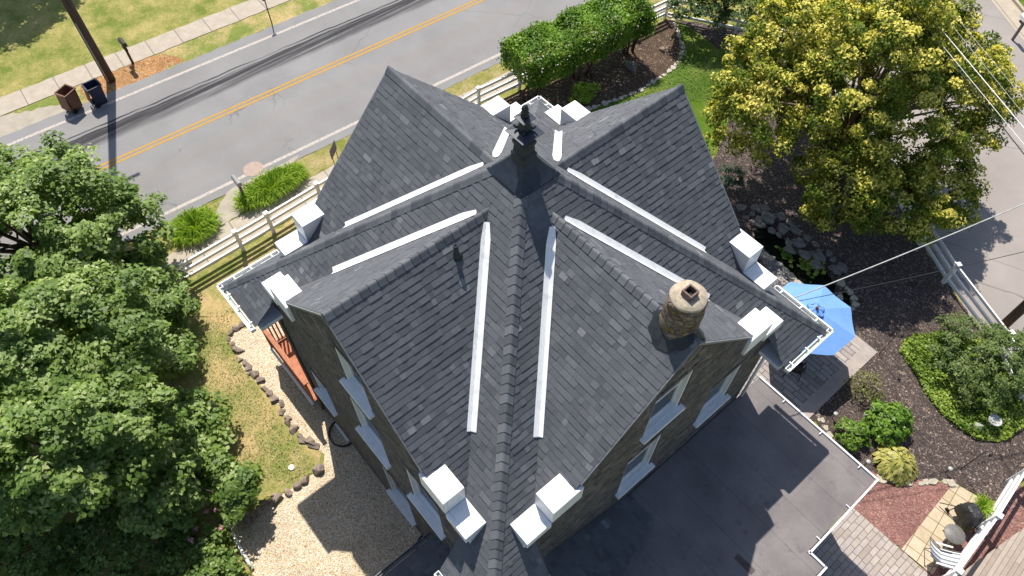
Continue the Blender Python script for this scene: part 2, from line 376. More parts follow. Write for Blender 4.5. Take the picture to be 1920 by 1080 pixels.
M_cover = plain('black_vinyl_cover', (.028, .028, .030, 1), .55, .4, .3, 9)
M_tabletop = plain('grey_table_top', (.15, .14, .13, 1), .5, .4, .2, 10)
M_line = NT('road_paint'); c = M_line.mix(M_line.step(M_line.noise(9, 5, .75), .36, .5), C(178, 168, 162, K), C(232, 220, 208, K)); M_line = M_line.done(c, .8, .2)
M_yellow = NT('yellow_road_paint'); c = M_yellow.mix(M_yellow.step(M_yellow.noise(9, 5, .75), .34, .5), C(190, 160, 110, K), C(232, 178, 78, K)); M_yellow = M_yellow.done(c, .8, .2)
M_mark = NT('pinkish_mark'); c = M_mark.ramp(M_mark.noise(6, 4), [(.3, C(205, 178, 165, K)), (.7, C(220, 196, 180, K))]); M_mark = M_mark.done(c, .85, .2)
M_wire = plain('pale_cable', (.42, .42, .40, 1), .6, .3, .2, 5)
M_wired = plain('dark_cable', (.03, .03, .032, 1), .7, .3, .2, 5)

def leafmat(name, stops, trans=.35, rough=.5, spec=.35, tcol=None):
    n = NT(name); t = n.attr('tone')
    c = n.ramp(t, stops)
    n.done(c, rough, spec)
    tr = n.node('ShaderNodeBsdfTranslucent', {'Color': n.mix(1, c, (1.5, 1.5, .6, 1), 'MULTIPLY')})
    mx = n.node('ShaderNodeMixShader', {0: trans}); n.L.new(n.bsdf.outputs[0], mx.inputs[1]); n.L.new(tr.outputs[0], mx.inputs[2]); n.L.new(mx.outputs[0], n.out.inputs[0])
    return n.m
ML_maple = leafmat('maple_leaf', [(0, (.055, .105, .018)), (.5, (.140, .230, .042)), (.85, (.26, .36, .088)), (1, (.43, .50, .22))], .38, .5, .35)
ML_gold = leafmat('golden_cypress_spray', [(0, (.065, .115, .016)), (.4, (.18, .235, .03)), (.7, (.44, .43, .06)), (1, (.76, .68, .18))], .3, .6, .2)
ML_hedge = leafmat('hedge_leaf', [(0, (.06, .13, .014)), (.5, (.135, .26, .026)), (1, (.28, .42, .06))], .35, .45, .35)
ML_lily = leafmat('daylily_blade', [(0, (.13, .23, .018)), (.5, (.27, .41, .038)), (1, (.44, .55, .09))], .4, .5, .3)
ML_hosta = leafmat('golden_hosta_leaf', [(0, (.22, .25, .05)), (.5, (.46, .43, .12)), (1, (.62, .56, .22))], .3, .45, .35)
ML_lime = leafmat('lime_leaf', [(0, (.12, .20, .025)), (.5, (.25, .33, .05)), (1, (.38, .44, .09))], .35, .45, .35)
ML_dark = leafmat('dark_shrub_leaf', [(0, (.05, .095, .024)), (.5, (.115, .175, .048)), (1, (.25, .31, .09))], .3, .5, .3)
ML_bright = leafmat('bright_shrub_leaf', [(0, (.06, .13, .015)), (.5, (.13, .24, .025)), (1, (.25, .36, .05))], .35, .42, .4)
ML_sparse = leafmat('pale_shrub_leaf', [(0, (.10, .10, .035)), (.5, (.20, .21, .07)), (1, (.30, .30, .13))], .3, .6, .2)
ML_blue = leafmat('blue_spruce_leaf', [(0, (.03, .055, .035)), (.5, (.07, .115, .075)), (1, (.13, .19, .13))], .2, .6, .2)
ML_ivy = leafmat('ground_cover_leaf', [(0, (.07, .13, .016)), (.5, (.19, .29, .035)), (1, (.38, .47, .09))], .35, .42, .35)
ML_pink = leafmat('pink_petal', [(0, (.5, .2, .35)), (1, (.7, .35, .5))], .3, .6, .2)
ML_lawn = leafmat('grass_blade', [(0, (.15, .20, .07)), (.5, (.36, .34, .17)), (1, (.58, .50, .30))], .3, .6, .2)

# ---------------------------------------------------------------- the ground and what is laid on it
sheet('ground', [(-220, -220), (220, -220), (220, 220), (-220, 220)], -.02, M_lawn)
def rd(xp, y): return (xp+.067*y, y)
def strip(name, x0, x1, y0, y1, z, mat, jit=0, seed=1): return sheet(name, [rd(x0, y0), rd(x1, y0), rd(x1, y1), rd(x0, y1)], z, mat, jit, seed)
strip('road', -23.45, -14.72, -60, 60, .0, M_road, .02)
strip('road_edge_line', -22.86, -22.70, -60, 60, .004, M_line).name = 'road_edge_line'
strip('road_edge_line', -15.28, -15.12, -60, 60, .004, M_line)
strip('road_centre_line', -19.34, -19.23, -60, 60, .004, M_yellow)
strip('road_centre_line', -19.11, -19.00, -60, 60, .004, M_yellow)
strip('road_verge', -24.9, -23.4, -60, 60, -.010, M_dead, .06, 3)
o = sheet('wood_chips', [(-25.07, -4.82), (-23.29, -5.14), (-23.25, -4.17), (-23.24, -3.29), (-23.49, -1.63), (-23.71, -0.32), (-24.68, -1.06), (-25.08, -2.07), (-24.93, -2.66), (-25.05, -3.39), (-25.26, -4.31)], -.004, M_chips, .08, 4)
sheet('driveway_apron', [(-25.41, -8.24), (-24.88, -7.03), (-24.02, -5.20), (-23.23, -5.16), (-23.52, -6.30), (-23.77, -8.52), (-23.88, -10.11), (-25.50, -9.58)], -.006, M_apron, .05, 5)
strip('far_pavement', -26.0, -24.78, -60, 60, .012, M_walk, .015, 6)
sheet('round_road_mark', [((-15.427, -1.309)[0]+.42*math.cos(a)*1.0, (-15.427, -1.309)[1]+.42*math.sin(a)) for a in np.linspace(0, 6.283, 28)[:-1]], .008, M_mark, .0)  # flat pale pinkish disc laid on the road over the near edge line
sheet('near_verge', [(-14.95, -60), (-13.3, -60), (-13.5, .8), (-13.4, 8.3), (-13.2, 11.5), (-12.7, 17), (-10, 60), (-10.9, 60), (-13.9, 13), (-14.2, 8), (-14.75, 0)], -.008, M_verge, .05, 7)
sheet('driveway_apron', [(-14.95, -2.80), (-14.97, -2.06), (-14.92, 0.57), (-13.63, -2.44), (-13.55, -4.13), (-14.03, -3.99)], .004, M_apron, .04, 8)
sheet('near_pavement', [(-13.75, -40), (-13.55, -5), (-13.47, .8), (-13.4, 8.3), (-13.2, 11.5), (-12.66, 17.1), (-11.9, 24), (-9.5, 60), (-8.4, 60), (-11.0, 24), (-11.72, 19.5), (-12.08, 11.7), (-12.44, 8.5), (-12.15, -1.1), (-12.1, -4), (-12.2, -40)], .012, M_walk, .015, 9)
# inside the fence
sheet('side_yard_lawn', [(-12.1, -40), (-12.0, -4), (-12.1, 2), (-12.2, 8.5), (-4.3, 8.5), (-4.3, -5), (-2.6, -6.1), (-2.6, -7.4), (-3.2, -9.2), (-3.0, -40)], -.004, M_dead, .05, 10)
sheet('gravel_yard', [(-8.78, -5.47), (-8.97, -6.01), (-7.59, -6.23), (-5.33, -6.07), (-4.04, -5.98), (-2.88, -5.78), (-2.49, -6.13), (-2.57, -7.30), (-2.72, -8.20), (-2.82, -9.22), (-0.84, -9.41), (0.21, -9.30), (3.57, -6.43), (3.54, -4.46), (1.47, -4.26), (-3.30, -3.56), (-6.58, -3.61), (-8.33, -4.32)], .004, M_gravel, .03, 11)
sheet('mulch_bed', [(-12.0, 8.5), (-11.75, 13), (-11.2, 19.3), (-10.6, 19.5)]+[(-10.91, 19.67), (-9.22, 18.21), (-8.50, 16.69), (-8.41, 14.54), (-9.05, 12.14)]+[(-9.6, 10.5), (-9.7, 8.5)], .004, M_brownmulch, .02, 12)
sheet('front_lawn', [(-8.96, 12.04), (-8.31, 14.44), (-8.39, 16.71), (-9.10, 18.23), (-10.82, 19.64)]+[(-9.6, 20.5), (-7.5, 21.8), (-6.0, 20.2), (-5.0, 17.0), (-3.6, 14.2), (-4.2, 9.5), (-6.5, 8), (-9.4, 9.5)], .002, M_green, .03, 13)
sheet('mulch_bed', [(-11.1, 19.6), (-7.4, 21.9), (0, 19.6), (3.3, 17.6), (6.2, 15.9), (9.4, 14.4), (12.2, 12.9), (12.1, 9.7), (11.6, 9.3)]+[(10.65, 8.96), (9.76, 7.77), (9.09, 7.30), (7.52, 7.19), (6.71, 7.41)]+[(5.2, 6.2), (4.3, 6.2), (2.6, 8.0), (-.4, 10.2), (-4.0, 12.0), (-3.4, 14.0), (-5.2, 17.2), (-6.6, 19.6)], .006, M_mulch, .05, 14)
sheet('patio', [(6.45, 11.18), (2.2, 11.18), (2.2, 6.5), (4.2, 4.2), (6.45, 4.2)], .03, M_patio, 0, 15)
sheet('patio_border', [(6.05, 11.22), (6.50, 11.22), (6.50, 6.3), (6.05, 6.3)], .034, M_patioedge, 0)
sheet('patio_border', [(2.3, 10.95), (6.05, 10.95), (6.05, 11.22), (2.3, 11.22)], .034, M_patioedge, 0)
sheet('pebble_bed', [(0.87, 11.50), (1.06, 11.92), (2.72, 11.75), (3.71, 11.42), (2.84, 10.95), (1.79, 11.01)], .012, M_pebble, .04, 16)
sheet('red_mulch_bed', [(6.83, 6.96), (7.63, 7.04), (9.04, 7.37), (9.72, 7.83), (10.83, 9.20), (11.15, 5.96), (9.43, 5.67), (8.60, 5.72)], .010, M_red, .03, 17)
sheet('red_mulch_bed', [(12.02, 10.6), (12.6, 10.5), (14.0, 9.3), (14.0, 3), (11.3, 3), (11.5, 5.6), (11.85, 6.4), (12.0, 8.4)], .008, M_red, .03, 18)
sheet('garden_path', [(9.19, 5.90), (10.97, 5.94), (12.24, 5.95), (12.33, 4.15), (9.43, 2.51), (9.18, 4.12)], .03, M_path, 0, 19)
sheet('tiled_terrace', [(10.95, 5.97), (10.84, 9.05), (11.67, 9.23), (11.79, 8.52), (11.74, 7.64), (11.94, 6.42), (11.97, 6.03)], .022, M_tile, 0, 20)
# side street beyond the right-hand fence
d = Vector((.84, -.543)); nn = Vector((.543, .84))
def st(s_, t_): p = Vector((3.78, 17.4))+d*s_+nn*t_; return (p.x, p.y)
sheet('side_road', [st(-60, .55), st(60, .0), st(60, 11.3), st(-60, 11.3)], .0, M_street, .03, 21)
mb = MB(); a, b = st(-60, 11.3), st(60, 11.3); mb.bar((*a, .02), (*b, .02), .16, .26)
tag(mb.build('kerb', M_kerb, bevel=.02), kind='structure')
sheet('gutter_strip', [st(-60, 10.2), st(60, 10.2), st(60, 11.22), st(-60, 11.22)], .004, M_kerb)
sheet('street_verge', [st(-60, 11.4), st(60, 11.4), st(60, 12.1), st(-60, 12.1)], .10, M_green)
sheet('street_pavement', [st(-60, 12.1), st(60, 12.1), st(60, 13.7), st(-60, 13.7)], .11, M_walk2)
sheet('street_lawn', [st(-60, 13.7), st(60, 13.7), st(60, 60), st(-60, 60)], .10, M_green)
o = sheet('deck', [(13.04, 9.57), (12.37, 6.17), (15.34, 7.28), (15.03, 11.54)], .20, M_deck, 0, thick=.16); o['kind'] = 'structure'

# ---------------------------------------------------------------- the stone house
HA, HE, HG, SE_, D, WG, KG = 12.26, 6.556, 11.284, 5.6, 4.88, 4.28, 1.0317
KP = (HA-HE)/SE_
house = empty('stone_house', (0, 0, 0), 'dark stone house under a grey shingle roof with four gables and white valleys', 'house')
def side(k):           # frame of one wall side: (outward, lateral); k=0 +x, 1 +y, 2 -x, 3 -y
    a = k*math.pi/2; o_ = Vector((round(math.cos(a)), round(math.sin(a)), 0)); return o_, Vector((-o_.y, o_.x, 0))
def P3(k, out, lat, z):
    o_, l_ = side(k); v = o_*out+l_*lat; return Vector((v.x, v.y, z))

rng = random.Random(5)
def clip(poly, a, b, c):      # keep a*x+b*y+c >= 0
    out = []
    for i in range(len(poly)):
        p, q = poly[i], poly[(i+1) % len(poly)]; fp = a*p[0]+b*p[1]+c; fq = a*q[0]+b*q[1]+c
        if fp >= 0: out.append(p)
        if (fp >= 0) != (fq >= 0):
            t_ = fp/(fp-fq); out.append((p[0]+(q[0]-p[0])*t_, p[1]+(q[1]-p[1])*t_))
    return out
def shingles(mb, org, ud, sd_, poly, expo=.15, seed=1):
    """org: point, ud: along the courses, sd_: down the slope, poly: convex polygon in (u, s)"""
    r = random.Random(seed); nrm = ud.cross(sd_).normalized()
    if nrm.z < 0: nrm = -nrm
    A = sum(poly[i][0]*poly[(i+1) % len(poly)][1]-poly[(i+1) % len(poly)][0]*poly[i][1] for i in range(len(poly)))
    if A < 0: poly = poly[::-1]
    P = lambda u, s, h_: org+ud*u+sd_*s+nrm*h_
    mb.add([P(u, s, 0) for u, s in poly], [tuple(range(len(poly)))], .0)
    s0 = min(p[1] for p in poly); s1 = max(p[1] for p in poly); u0 = min(p[0] for p in poly); u1 = max(p[0] for p in poly)
    s = math.floor(s0/expo)*expo
    E_ = [(poly[i], poly[(i+1) % len(poly)]) for i in range(len(poly))]
    while s < s1:
        u = u0-r.random()*.2; prev = .5
        while u < u1:
            wd = r.choice((.10, .14, .17, .2, .24, .3))*r.uniform(.85, 1.15)
            pl = [(u, s), (u+wd, s), (u+wd, s+expo), (u, s+expo)]
            for (p, q) in E_:
                if not pl: break
                ex, ey = q[0]-p[0], q[1]-p[1]; pl = clip(pl, -ey, ex, ey*p[0]-ex*p[1])
            if len(pl) >= 3:
                tone = min(1, max(0, r.gauss(.40, .17) + (.26 if r.random() < .12 else 0)))
                th = r.choice((.006, .007, .008, .013, .015)); base = .003
                vs = [P(a_, b_, base+th*(b_-s)/expo) for a_, b_ in pl]; k = len(vs)
                mb.add(vs, [tuple(range(k))], tone)
                low = [p for p in pl if abs(p[1]-s-expo) < 1e-6]
                if len(low) == 2:
                    mb.add([P(low[0][0], low[0][1], base+th), P(low[1][0], low[1][1], base+th), P(low[1][0], low[1][1], -.005), P(low[0][0], low[0][1], -.005)], [(0, 1, 2, 3)], .05)
            u += wd
        s += expo
def caps(mb, A, B, w1, w2, wd=.17, step=.2, lift=.038, seed=3):
    """overlapping ridge cap pieces running from A (upper / inner) to B; w1, w2 point down the two slopes"""
    r = random.Random(seed); A, B = Vector(A), Vector(B); L = (B-A).length; n_ = max(1, round(L/step)); dd = (B-A)/n_
    w1, w2 = Vector(w1).normalized(), Vector(w2).normalized(); upv = -(w1+w2).normalized()
    for i in range(n_):
        tone = r.random(); rows = []
        for f, h_ in ((-.15, .018), (1.0, lift)):
            c0 = A+dd*(i+f)+upv*h_
            pr = [w1*wd*1.0+(-upv)*.0, w1*wd*.55+upv*.012, w1*.06+upv*.026, upv*.03, w2*.06+upv*.026, w2*wd*.55+upv*.012, w2*wd]
            rows.append([c0+p for p in pr])
        k = len(rows[0]); vs = rows[0]+rows[1]+[v-upv*.05 for v in rows[1]]+[rows[0][0]-upv*.06, rows[0][-1]-upv*.06]
        fs = [(j, j+1, k+j+1, k+j) for j in range(k-1)]
        mb.add(vs, fs, tone, True)
        mb.add(vs, [(k+j, k+j+1, 2*k+j+1, 2*k+j) for j in range(k-1)]+[(0, k, 2*k, 3*k), (k-1, 2*k-1, 3*k-1, 3*k+1)], tone*.6)

cosg = 1/math.hypot(1, KG); cosp = 1/math.hypot(1, KP)
ym = MB()
for k in range(4):
    o_, l_ = side(k)
    YI = (HA-HG)/KP                                  # where the gable ridge meets the pyramid
    for sgn in (-1, 1):
        # gable slope: u = distance out from the centre, s = down the slope
        lim = lambda lat: (HA-HG+KG*lat)/KP          # valley: out(lat)
        ud = o_.copy(); sdv = (l_*sgn+Vector((0, 0, -KG)))*cosg
        wg = WG-.02; S1 = wg/cosg
        poly = [(YI-.12, 0), (D, 0), (D, S1), (min(D-.02, lim(wg))-.12, S1)]
        # lower corner: the valley leaves the gable before the wall; keep it convex
        lat_v = (KP*D-(HA-HG))/KG
        poly = [(YI-.12, 0), (D, 0), (D, (lat_v+.1)/cosg), (D-.12, (lat_v+.1)/cosg)]
        shingles(ym, Vector((0, 0, HG)), ud, sdv, poly, seed=11*k+sgn+50)
        # the hip slope on this side, in two convex pieces
        ud = l_*sgn; sdv = (o_+Vector((0, 0, -KP)))*cosp
        q = lambda out, lat: (lat, out/cosp)
        shingles(ym, Vector((0, 0, HA)), ud, sdv, [q(0, 0), q(YI, -.0), q(4.9, lat_v-.14), q(4.9, 4.9)], seed=7*k+sgn+90)
        shingles(ym, Vector((0, 0, HA)), ud, sdv, [q(4.9, 3.80), q(5.6, 3.92), q(5.6, 5.6), q(4.9, 4.9)], seed=5*k+sgn+130)
roof = ym.build('roof', M_shingle, house, fix=False)
for k in range(4):
    o_, l_ = side(k)
    mb = MB(); caps(mb, P3(k, YI-.05, 0, HG), P3(k, D+.02, 0, HG), l_+Vector((0, 0, -KG)), -l_+Vector((0, 0, -KG)), seed=k)
    mb.build('ridge_cap', M_cap, roof, fix=False)
    o2, l2 = side((k+1) % 4)
    e = (o_+o2)
    mb = MB(); caps(mb, e*.25+Vector((0, 0, HA-KP*.25)), e*SE_+Vector((0, 0, HE)), (o_+Vector((0, 0, -KP)))-e*.5+Vector((0, 0, KP*.5)), (o2+Vector((0, 0, -KP)))-e*.5+Vector((0, 0, KP*.5)), wd=.17, lift=.036, seed=k+9)
    mb.build('ridge_cap', M_cap, roof, fix=False)
    for sgn in (-1, 1):
        # white valley flashing
        mb = MB(); rows = []
        for i in range(13):
            lat = .16+(2.62-.16)*i/12; out = (HA-HG+KG*lat)/KP
            c0 = P3(k, out, lat*sgn, HG-KG*lat)
            gdir = (-l_*sgn+Vector((0, 0, KG))).normalized(); pdir = (-o_+Vector((0, 0, KP))).normalized()
            vdir = (P3(k, (HA-HG+KG*2)/KP, 2*sgn, HG-KG*2)-P3(k, (HA-HG+KG)/KP, sgn, HG-KG)).normalized()
            gdir = (gdir-vdir*gdir.dot(vdir)).normalized(); pdir = (pdir-vdir*pdir.dot(vdir)).normalized()
            wv = .105*(1 if i else .6)
            # sits flat on the hip slope, its edge turned up on the gable slope
            rows.append([c0+pdir*wv*1.25+Vector((0, 0, .035)), c0+Vector((0, 0, .05)), c0+gdir*wv*.95+Vector((0, 0, .04))])
        vs = [v for r_ in rows for v in r_]+[v-Vector((0, 0, .06)) for r_ in rows for v in r_]; fs = []; N3 = len(rows)*3
        for i in range(len(rows)-1):
            for j in range(2): fs.append((i*3+j, i*3+j+1, i*3+j+4, i*3+j+3))
            fs.append((i*3, i*3+3, N3+i*3+3, N3+i*3)); fs.append((i*3+2, i*3+5, N3+i*3+5, N3+i*3+2))
        e_ = (len(rows)-1)*3
        fs += [(0, 1, N3+1, N3), (1, 2, N3+2, N3+1), (e_, e_+1, N3+e_+1, N3+e_), (e_+1, e_+2, N3+e_+2, N3+e_+1)]
        mb.add(vs, fs); mb.build('valley_flashing', M_flash, roof)
        # stepped white box where the gable meets the eave
        mb = MB()
        def blk(l0, l1, z0, z1, hf):
            for oa, ob_, za in ((D-.46, D-.012, z0), (D-.014, D+.08, z1-hf)):
                c_ = P3(k, (oa+ob_)/2, sgn*(l0+l1)/2, (za+z1)/2); sx = ob_-oa
                mb.box(c_, (sx if abs(o_.x) else l1-l0, sx if abs(o_.y) else l1-l0, z1-za))
        blk(2.58, 3.41, 7.30, 8.44, .62); blk(3.413, 4.08, 6.95, 7.82, .28)
        ob = mb.build('cornice_block', M_white, house, bevel=.018)
        # gable rake trim
        mb = MB(); mb.bar(P3(k, D+.018, 0, HG-.035), P3(k, D+.018, sgn*2.62, HG-.035-KG*2.62), .03, .05, (0, 0, 1)); mb.build('rake_trim', M_drip, roof)
    # eave corner between side k and k+1: soffit box, fascia and L-shaped gutter
    mb = MB(); pa = P3(k, 5.6, 3.92, 0); pc = e*SE_; pb = P3((k+1) % 4, 5.6, -3.92, 0)
    ins = e*4.27; q1 = P3(k, 4.27, 3.9, 0); q2 = P3((k+1) % 4, 4.27, -3.9, 0)
    mb.prism([pa*.985, pc*.985, pb*.985, q2, ins*.95, q1], HE-.24, HE-.10); mb.build('soffit', M_white, house)
    mb = MB(); mi = MB()
    for a_, b_, od in ((pa, pc, o_), (pb, pc, o2)):
        dv = (b_-a_).normalized()
        A_, B_ = a_+od*.02, b_+od*.02
        B2 = B_+dv*.115
        zt = HE-.015
        mb.bar(A_+od*.115+Vector((0, 0, zt-.05)), B2+od*.0+od*.115+Vector((0, 0, zt-.05)), .022, .11)
        mb.bar(A_+od*.125+Vector((0, 0, zt+.012)), B2+od*.125+Vector((0, 0, zt+.012)), .042, .02)
        mb.bar(A_+od*.012+Vector((0, 0, zt-.06)), B2+od*.012+Vector((0, 0, zt-.06)), .02, .1)
        mi.bar(A_+od*.06+Vector((0, 0, zt-.09)), B2+od*.06+Vector((0, 0, zt-.09)), .09, .02)
        mb.bar(A_-dv*.008+od*.005+Vector((0, 0, zt-.05)), A_-dv*.008+od*.13+Vector((0, 0, zt-.05)), .016, .12)
        for f in (.12, .5, .8):
            c_ = A_.lerp(B_, f); mb.bar(c_+od*(-.05)+Vector((0, 0, zt+.03)), c_+od*.13+Vector((0, 0, zt+.026)), .035, .012)
    g_ = mb.build('gutter', M_white, house); mi.build('gutter_trough', M_gutin, g_)

# walls with real window openings
WIN = {3: [(-.28, .85, 8.3, 10.0), (-3.72, -2.62, 2.45, 4.05), (-.68, .72, 4.95, 7.1), (1.60, 2.97, 4.85, 7.0), (-.22, 1.12, .98, 3.45), (2.2, 3.2, .98, 3.3)],
       0: [(-.80, .44, 8.05, 9.9), (1.87, 3.18, 4.88, 6.85), (-1.0, .27, 4.75, 6.9)],
       1: [(-.6, .6, 8.1, 10.0)], 2: [(-.6, .6, 8.1, 10.0)]}
wall = MB(); DEP = .23
for k in range(4):
    # lateral runs along +l; for side 3 (-y) lateral is +x, for side 0 (+x) lateral is +y
    ring = [(-WG, -.6), (WG, -.6), (WG, HG-KG*WG-.09), (0, HG-.09), (-WG, HG-KG*WG-.09)]
    holes = [[(a_+.06, z0), (a_+.06, z1), (b_-.06, z1), (b_-.06, z0)] for a_, b_, z0, z1 in WIN[k]]
    loops = [[Vector((x, z, 0)) for x, z in L_] for L_ in [ring]+holes]
    flat = [p for L_ in loops for p in L_]
    tris = tessellate_polygon(loops)
    wall.add([P3(k, D, p.x, p.y) for p in flat], [tuple(t_) for t_ in tris])
    for h_ in holes:
        for i in range(4):
            a_, b_ = h_[i], h_[(i+1) % 4]
            wall.add([P3(k, D, *a_), P3(k, D, *b_), P3(k, D-DEP, *b_), P3(k, D-DEP, *a_)], [(0, 1, 2, 3)])
    for sgn in (-1, 1):
        zt = HG-KG*WG-.09
        wall.add([P3(k, D, sgn*WG, -.6), P3(k, WG-.3, sgn*WG, -.6), P3(k, WG-.3, sgn*WG, zt), P3(k, D, sgn*WG, zt)], [(0, 1, 2, 3)])
wall.build('wall', M_stone, house)
for k, L_ in WIN.items():
    o_, l_ = side(k)
    for a_, b_, z0, z1 in L_:
        B3 = lambda mb, o0, o1, l0, l1, za, zb: mb.box(P3(k, (o0+o1)/2, (l0+l1)/2, (za+zb)/2), (abs(o1-o0) if abs(o_.x) else abs(l1-l0), abs(o1-o0) if abs(o_.y) else abs(l1-l0), zb-za))
        mb = MB(); i0, i1 = a_+.062, b_-.062
        for l0, l1 in ((i0, i0+.085), (i1-.085, i1)):
            B3(mb, D-.13, D-.225, l0, l1, z0+.002, z1-.002)
        for l0, l1 in ((i0, i0+.05), (i1-.05, i1)): B3(mb, D-.02, D-.128, l0, l1, z0+.002, z1-.002)
        B3(mb, D-.13, D-.225, i0+.086, i1-.086, z1-.09, z1-.002); B3(mb, D-.14, D-.225, i0+.086, i1-.086, z0-.01, z0+.07)
        B3(mb, D-.155, D-.22, i0+.086, i1-.086, (z0+z1)/2-.03, (z0+z1)/2+.03)
        fr_ = mb.build('window', M_vinyl, house, bevel=.006)
        mb = MB(); B3(mb, D-.175, D-.22, i0+.087, i1-.087, z0+.07, z1-.09); mb.build('pane', M_glass, fr_)
        mb = MB(); B3(mb, D+.14, D-.0, a_-.03, b_+.03, z0-.09, z0-.0); B3(mb, D-.002, D-.138, i0+.002, i1-.002, z0-.09, z0+.022); mb.build('sill', M_vinyl, fr_, bevel=.01)
        mb = MB(); B3(mb, D+.02, D-.05, i0-.02, i1+.02, z1+.002, z1+.16); mb.build('lintel', M_stone, fr_)
# window wells at the foot of the left wall
for x0 in (-3.1, 1.75):
    mb = MB(); vs = []
    for i in range(15):
        a_ = math.pi+math.pi*i/14
        for rr, zz in ((.50, -.01), (.50, .10), (.47, .10), (.47, -.01)): vs.append((x0+rr*math.cos(a_), -D-.002+rr*math.sin(a_)*.95, zz))
    mb.add(vs, [(i*4+j, i*4+(j+1) % 4, i*4+4+(j+1) % 4, i*4+4+j) for i in range(14) for j in range(3)], smooth=False)
    wl = mb.build('window_well', M_iron, house)
    mb = MB(); mb.box((x0, -D-.04, .12), (.8, .07, .08)); mb.build('sill', M_vinyl, wl)

# chimney, finial, vent pipe
cc = (4.33, .12)
mb = MB(); jr = random.Random(3); ph = [jr.random()*6 for _ in range(8)]
mb.lathe([(.43-.09*i/16+.014*math.sin(i*2.1), 9.9+2.12*i/16) for i in range(17)], (*cc, 0), 30, jit=lambda t_, z: .025*math.sin(5*t_+z*4+ph[0])+.025*math.sin(9*t_-z*7+ph[1]))
ch = mb.build('chimney', M_chim, house)
mb = MB(); mb.lathe([(.335, 12.0), (.345, 12.04), (.33, 12.09), (.10, 12.11)], (*cc, 0), 26, jit=lambda t_, z: .015*math.sin(5*t_+ph[2])+.012*math.sin(13*t_)); mb.build('cap', M_mortar, ch)
mb = MB(); t0, t1 = 12.08, 12.24
for sx, sy, lx, ly in ((-.095, 0, .03, .22), (.095, 0, .03, .22), (0, -.095, .16, .03), (0, .095, .16, .03)): mb.box((cc[0]+sx, cc[1]+sy, (t0+t1)/2), (lx, ly, t1-t0))
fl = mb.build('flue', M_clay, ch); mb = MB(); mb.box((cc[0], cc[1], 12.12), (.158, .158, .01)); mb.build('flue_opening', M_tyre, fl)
mb = MB(); N_ = 28; vs = []
for rr in (.36, .52):
    for i in range(N_):
        a_ = 2*math.pi*i/N_; r2 = rr*(1+(jr.uniform(-.05, .10) if rr > .4 else 0)); x_, y_ = cc[0]+.0+r2*math.cos(a_), cc[1]+r2*math.sin(a_)
        if x_ > D-.01: x_ = D-.01
        vs.append((x_, y_, HG-KG*abs(y_)+(.10 if rr < .4 else .045)))
mb.add(vs, [(i, (i+1) % N_, N_+(i+1) % N_, N_+i) for i in range(N_)], smooth=True); mb.build('tar_flashing', M_blackmetal, ch)

fin = []
mb = MB()
def sq(h_, z): return [(h_, h_, z), (-h_, h_, z), (-h_, -h_, z), (h_, -h_, z)]
def sqstack(mb, prof):
    vs = []; fs = []
    for h_, z in prof: vs += sq(h_, z)
    for i in range(len(prof)-1):
        for j in range(4): fs.append((i*4+j, i*4+(j+1) % 4, i*4+4+(j+1) % 4, i*4+4+j))
    fs.append((0, 1, 2, 3)); n_ = (len(prof)-1)*4; fs.append((n_, n_+1, n_+2, n_+3)); mb.add(vs, fs)
sqstack(mb, [(.53, 11.72), (.535, 11.78), (.455, 11.86), (.355, 11.97), (.265, 12.09), (.195, 12.20), (.165, 12.28)])
fo = mb.build('finial', M_lead, house)
mb = MB(); sqstack(mb, [(.185, 12.28), (.185, 12.34), (.155, 12.37), (.145, 12.52), (.165, 12.57), (.175, 12.65), (.125, 12.70), (.10, 12.86)]); mb.build('moulding', M_blackmetal, fo)
mb = MB(); sqstack(mb, [(.265, 12.86), (.27, 12.88), (.09, 12.93)]); mb.build('plate', M_lead, fo)
mb = MB(); mb.lathe([(.12, 12.89), (.09, 12.94), (.14, 13.0), (.12, 13.06), (.075, 13.12), (.11, 13.18), (.05, 13.22)], n=14); mb.build('bulb', M_blackmetal, fo)
for i in range(4):
    mb = MB(); a_ = math.pi/4+i*math.pi/2; mb.tube([(.09*math.cos(a_), .09*math.sin(a_), 12.97), (.18*math.cos(a_), .18*math.sin(a_), 12.99), (.215*math.cos(a_), .215*math.sin(a_), 13.05)], [.032, .028, .018], 6); mb.build('scroll', M_blackmetal, fo)
mb = MB(); sqstack(mb, [(.15, 13.22), (.155, 13.24), (.05, 13.27)]); mb.build('plate', M_lead, fo)
mb = MB(); mb.lathe([(.05, 13.25), (.085, 13.30), (.05, 13.34), (.08, 13.38), (.05, 13.42), (.07, 13.46), (.05, 13.51), (.015, 13.55)], n=12, jit=lambda t_, z: .18*math.sin(5*t_)); mb.build('tip', M_blackmetal, fo)
mb = MB(); mb.lathe([(.13, 10.93), (.09, 11.0), (.055, 11.06), (.052, 11.30), (.035, 11.30), (.03, 11.2)], (.30, -2.02, -.02), 12); mb.build('vent_pipe', M_blackmetal, house)

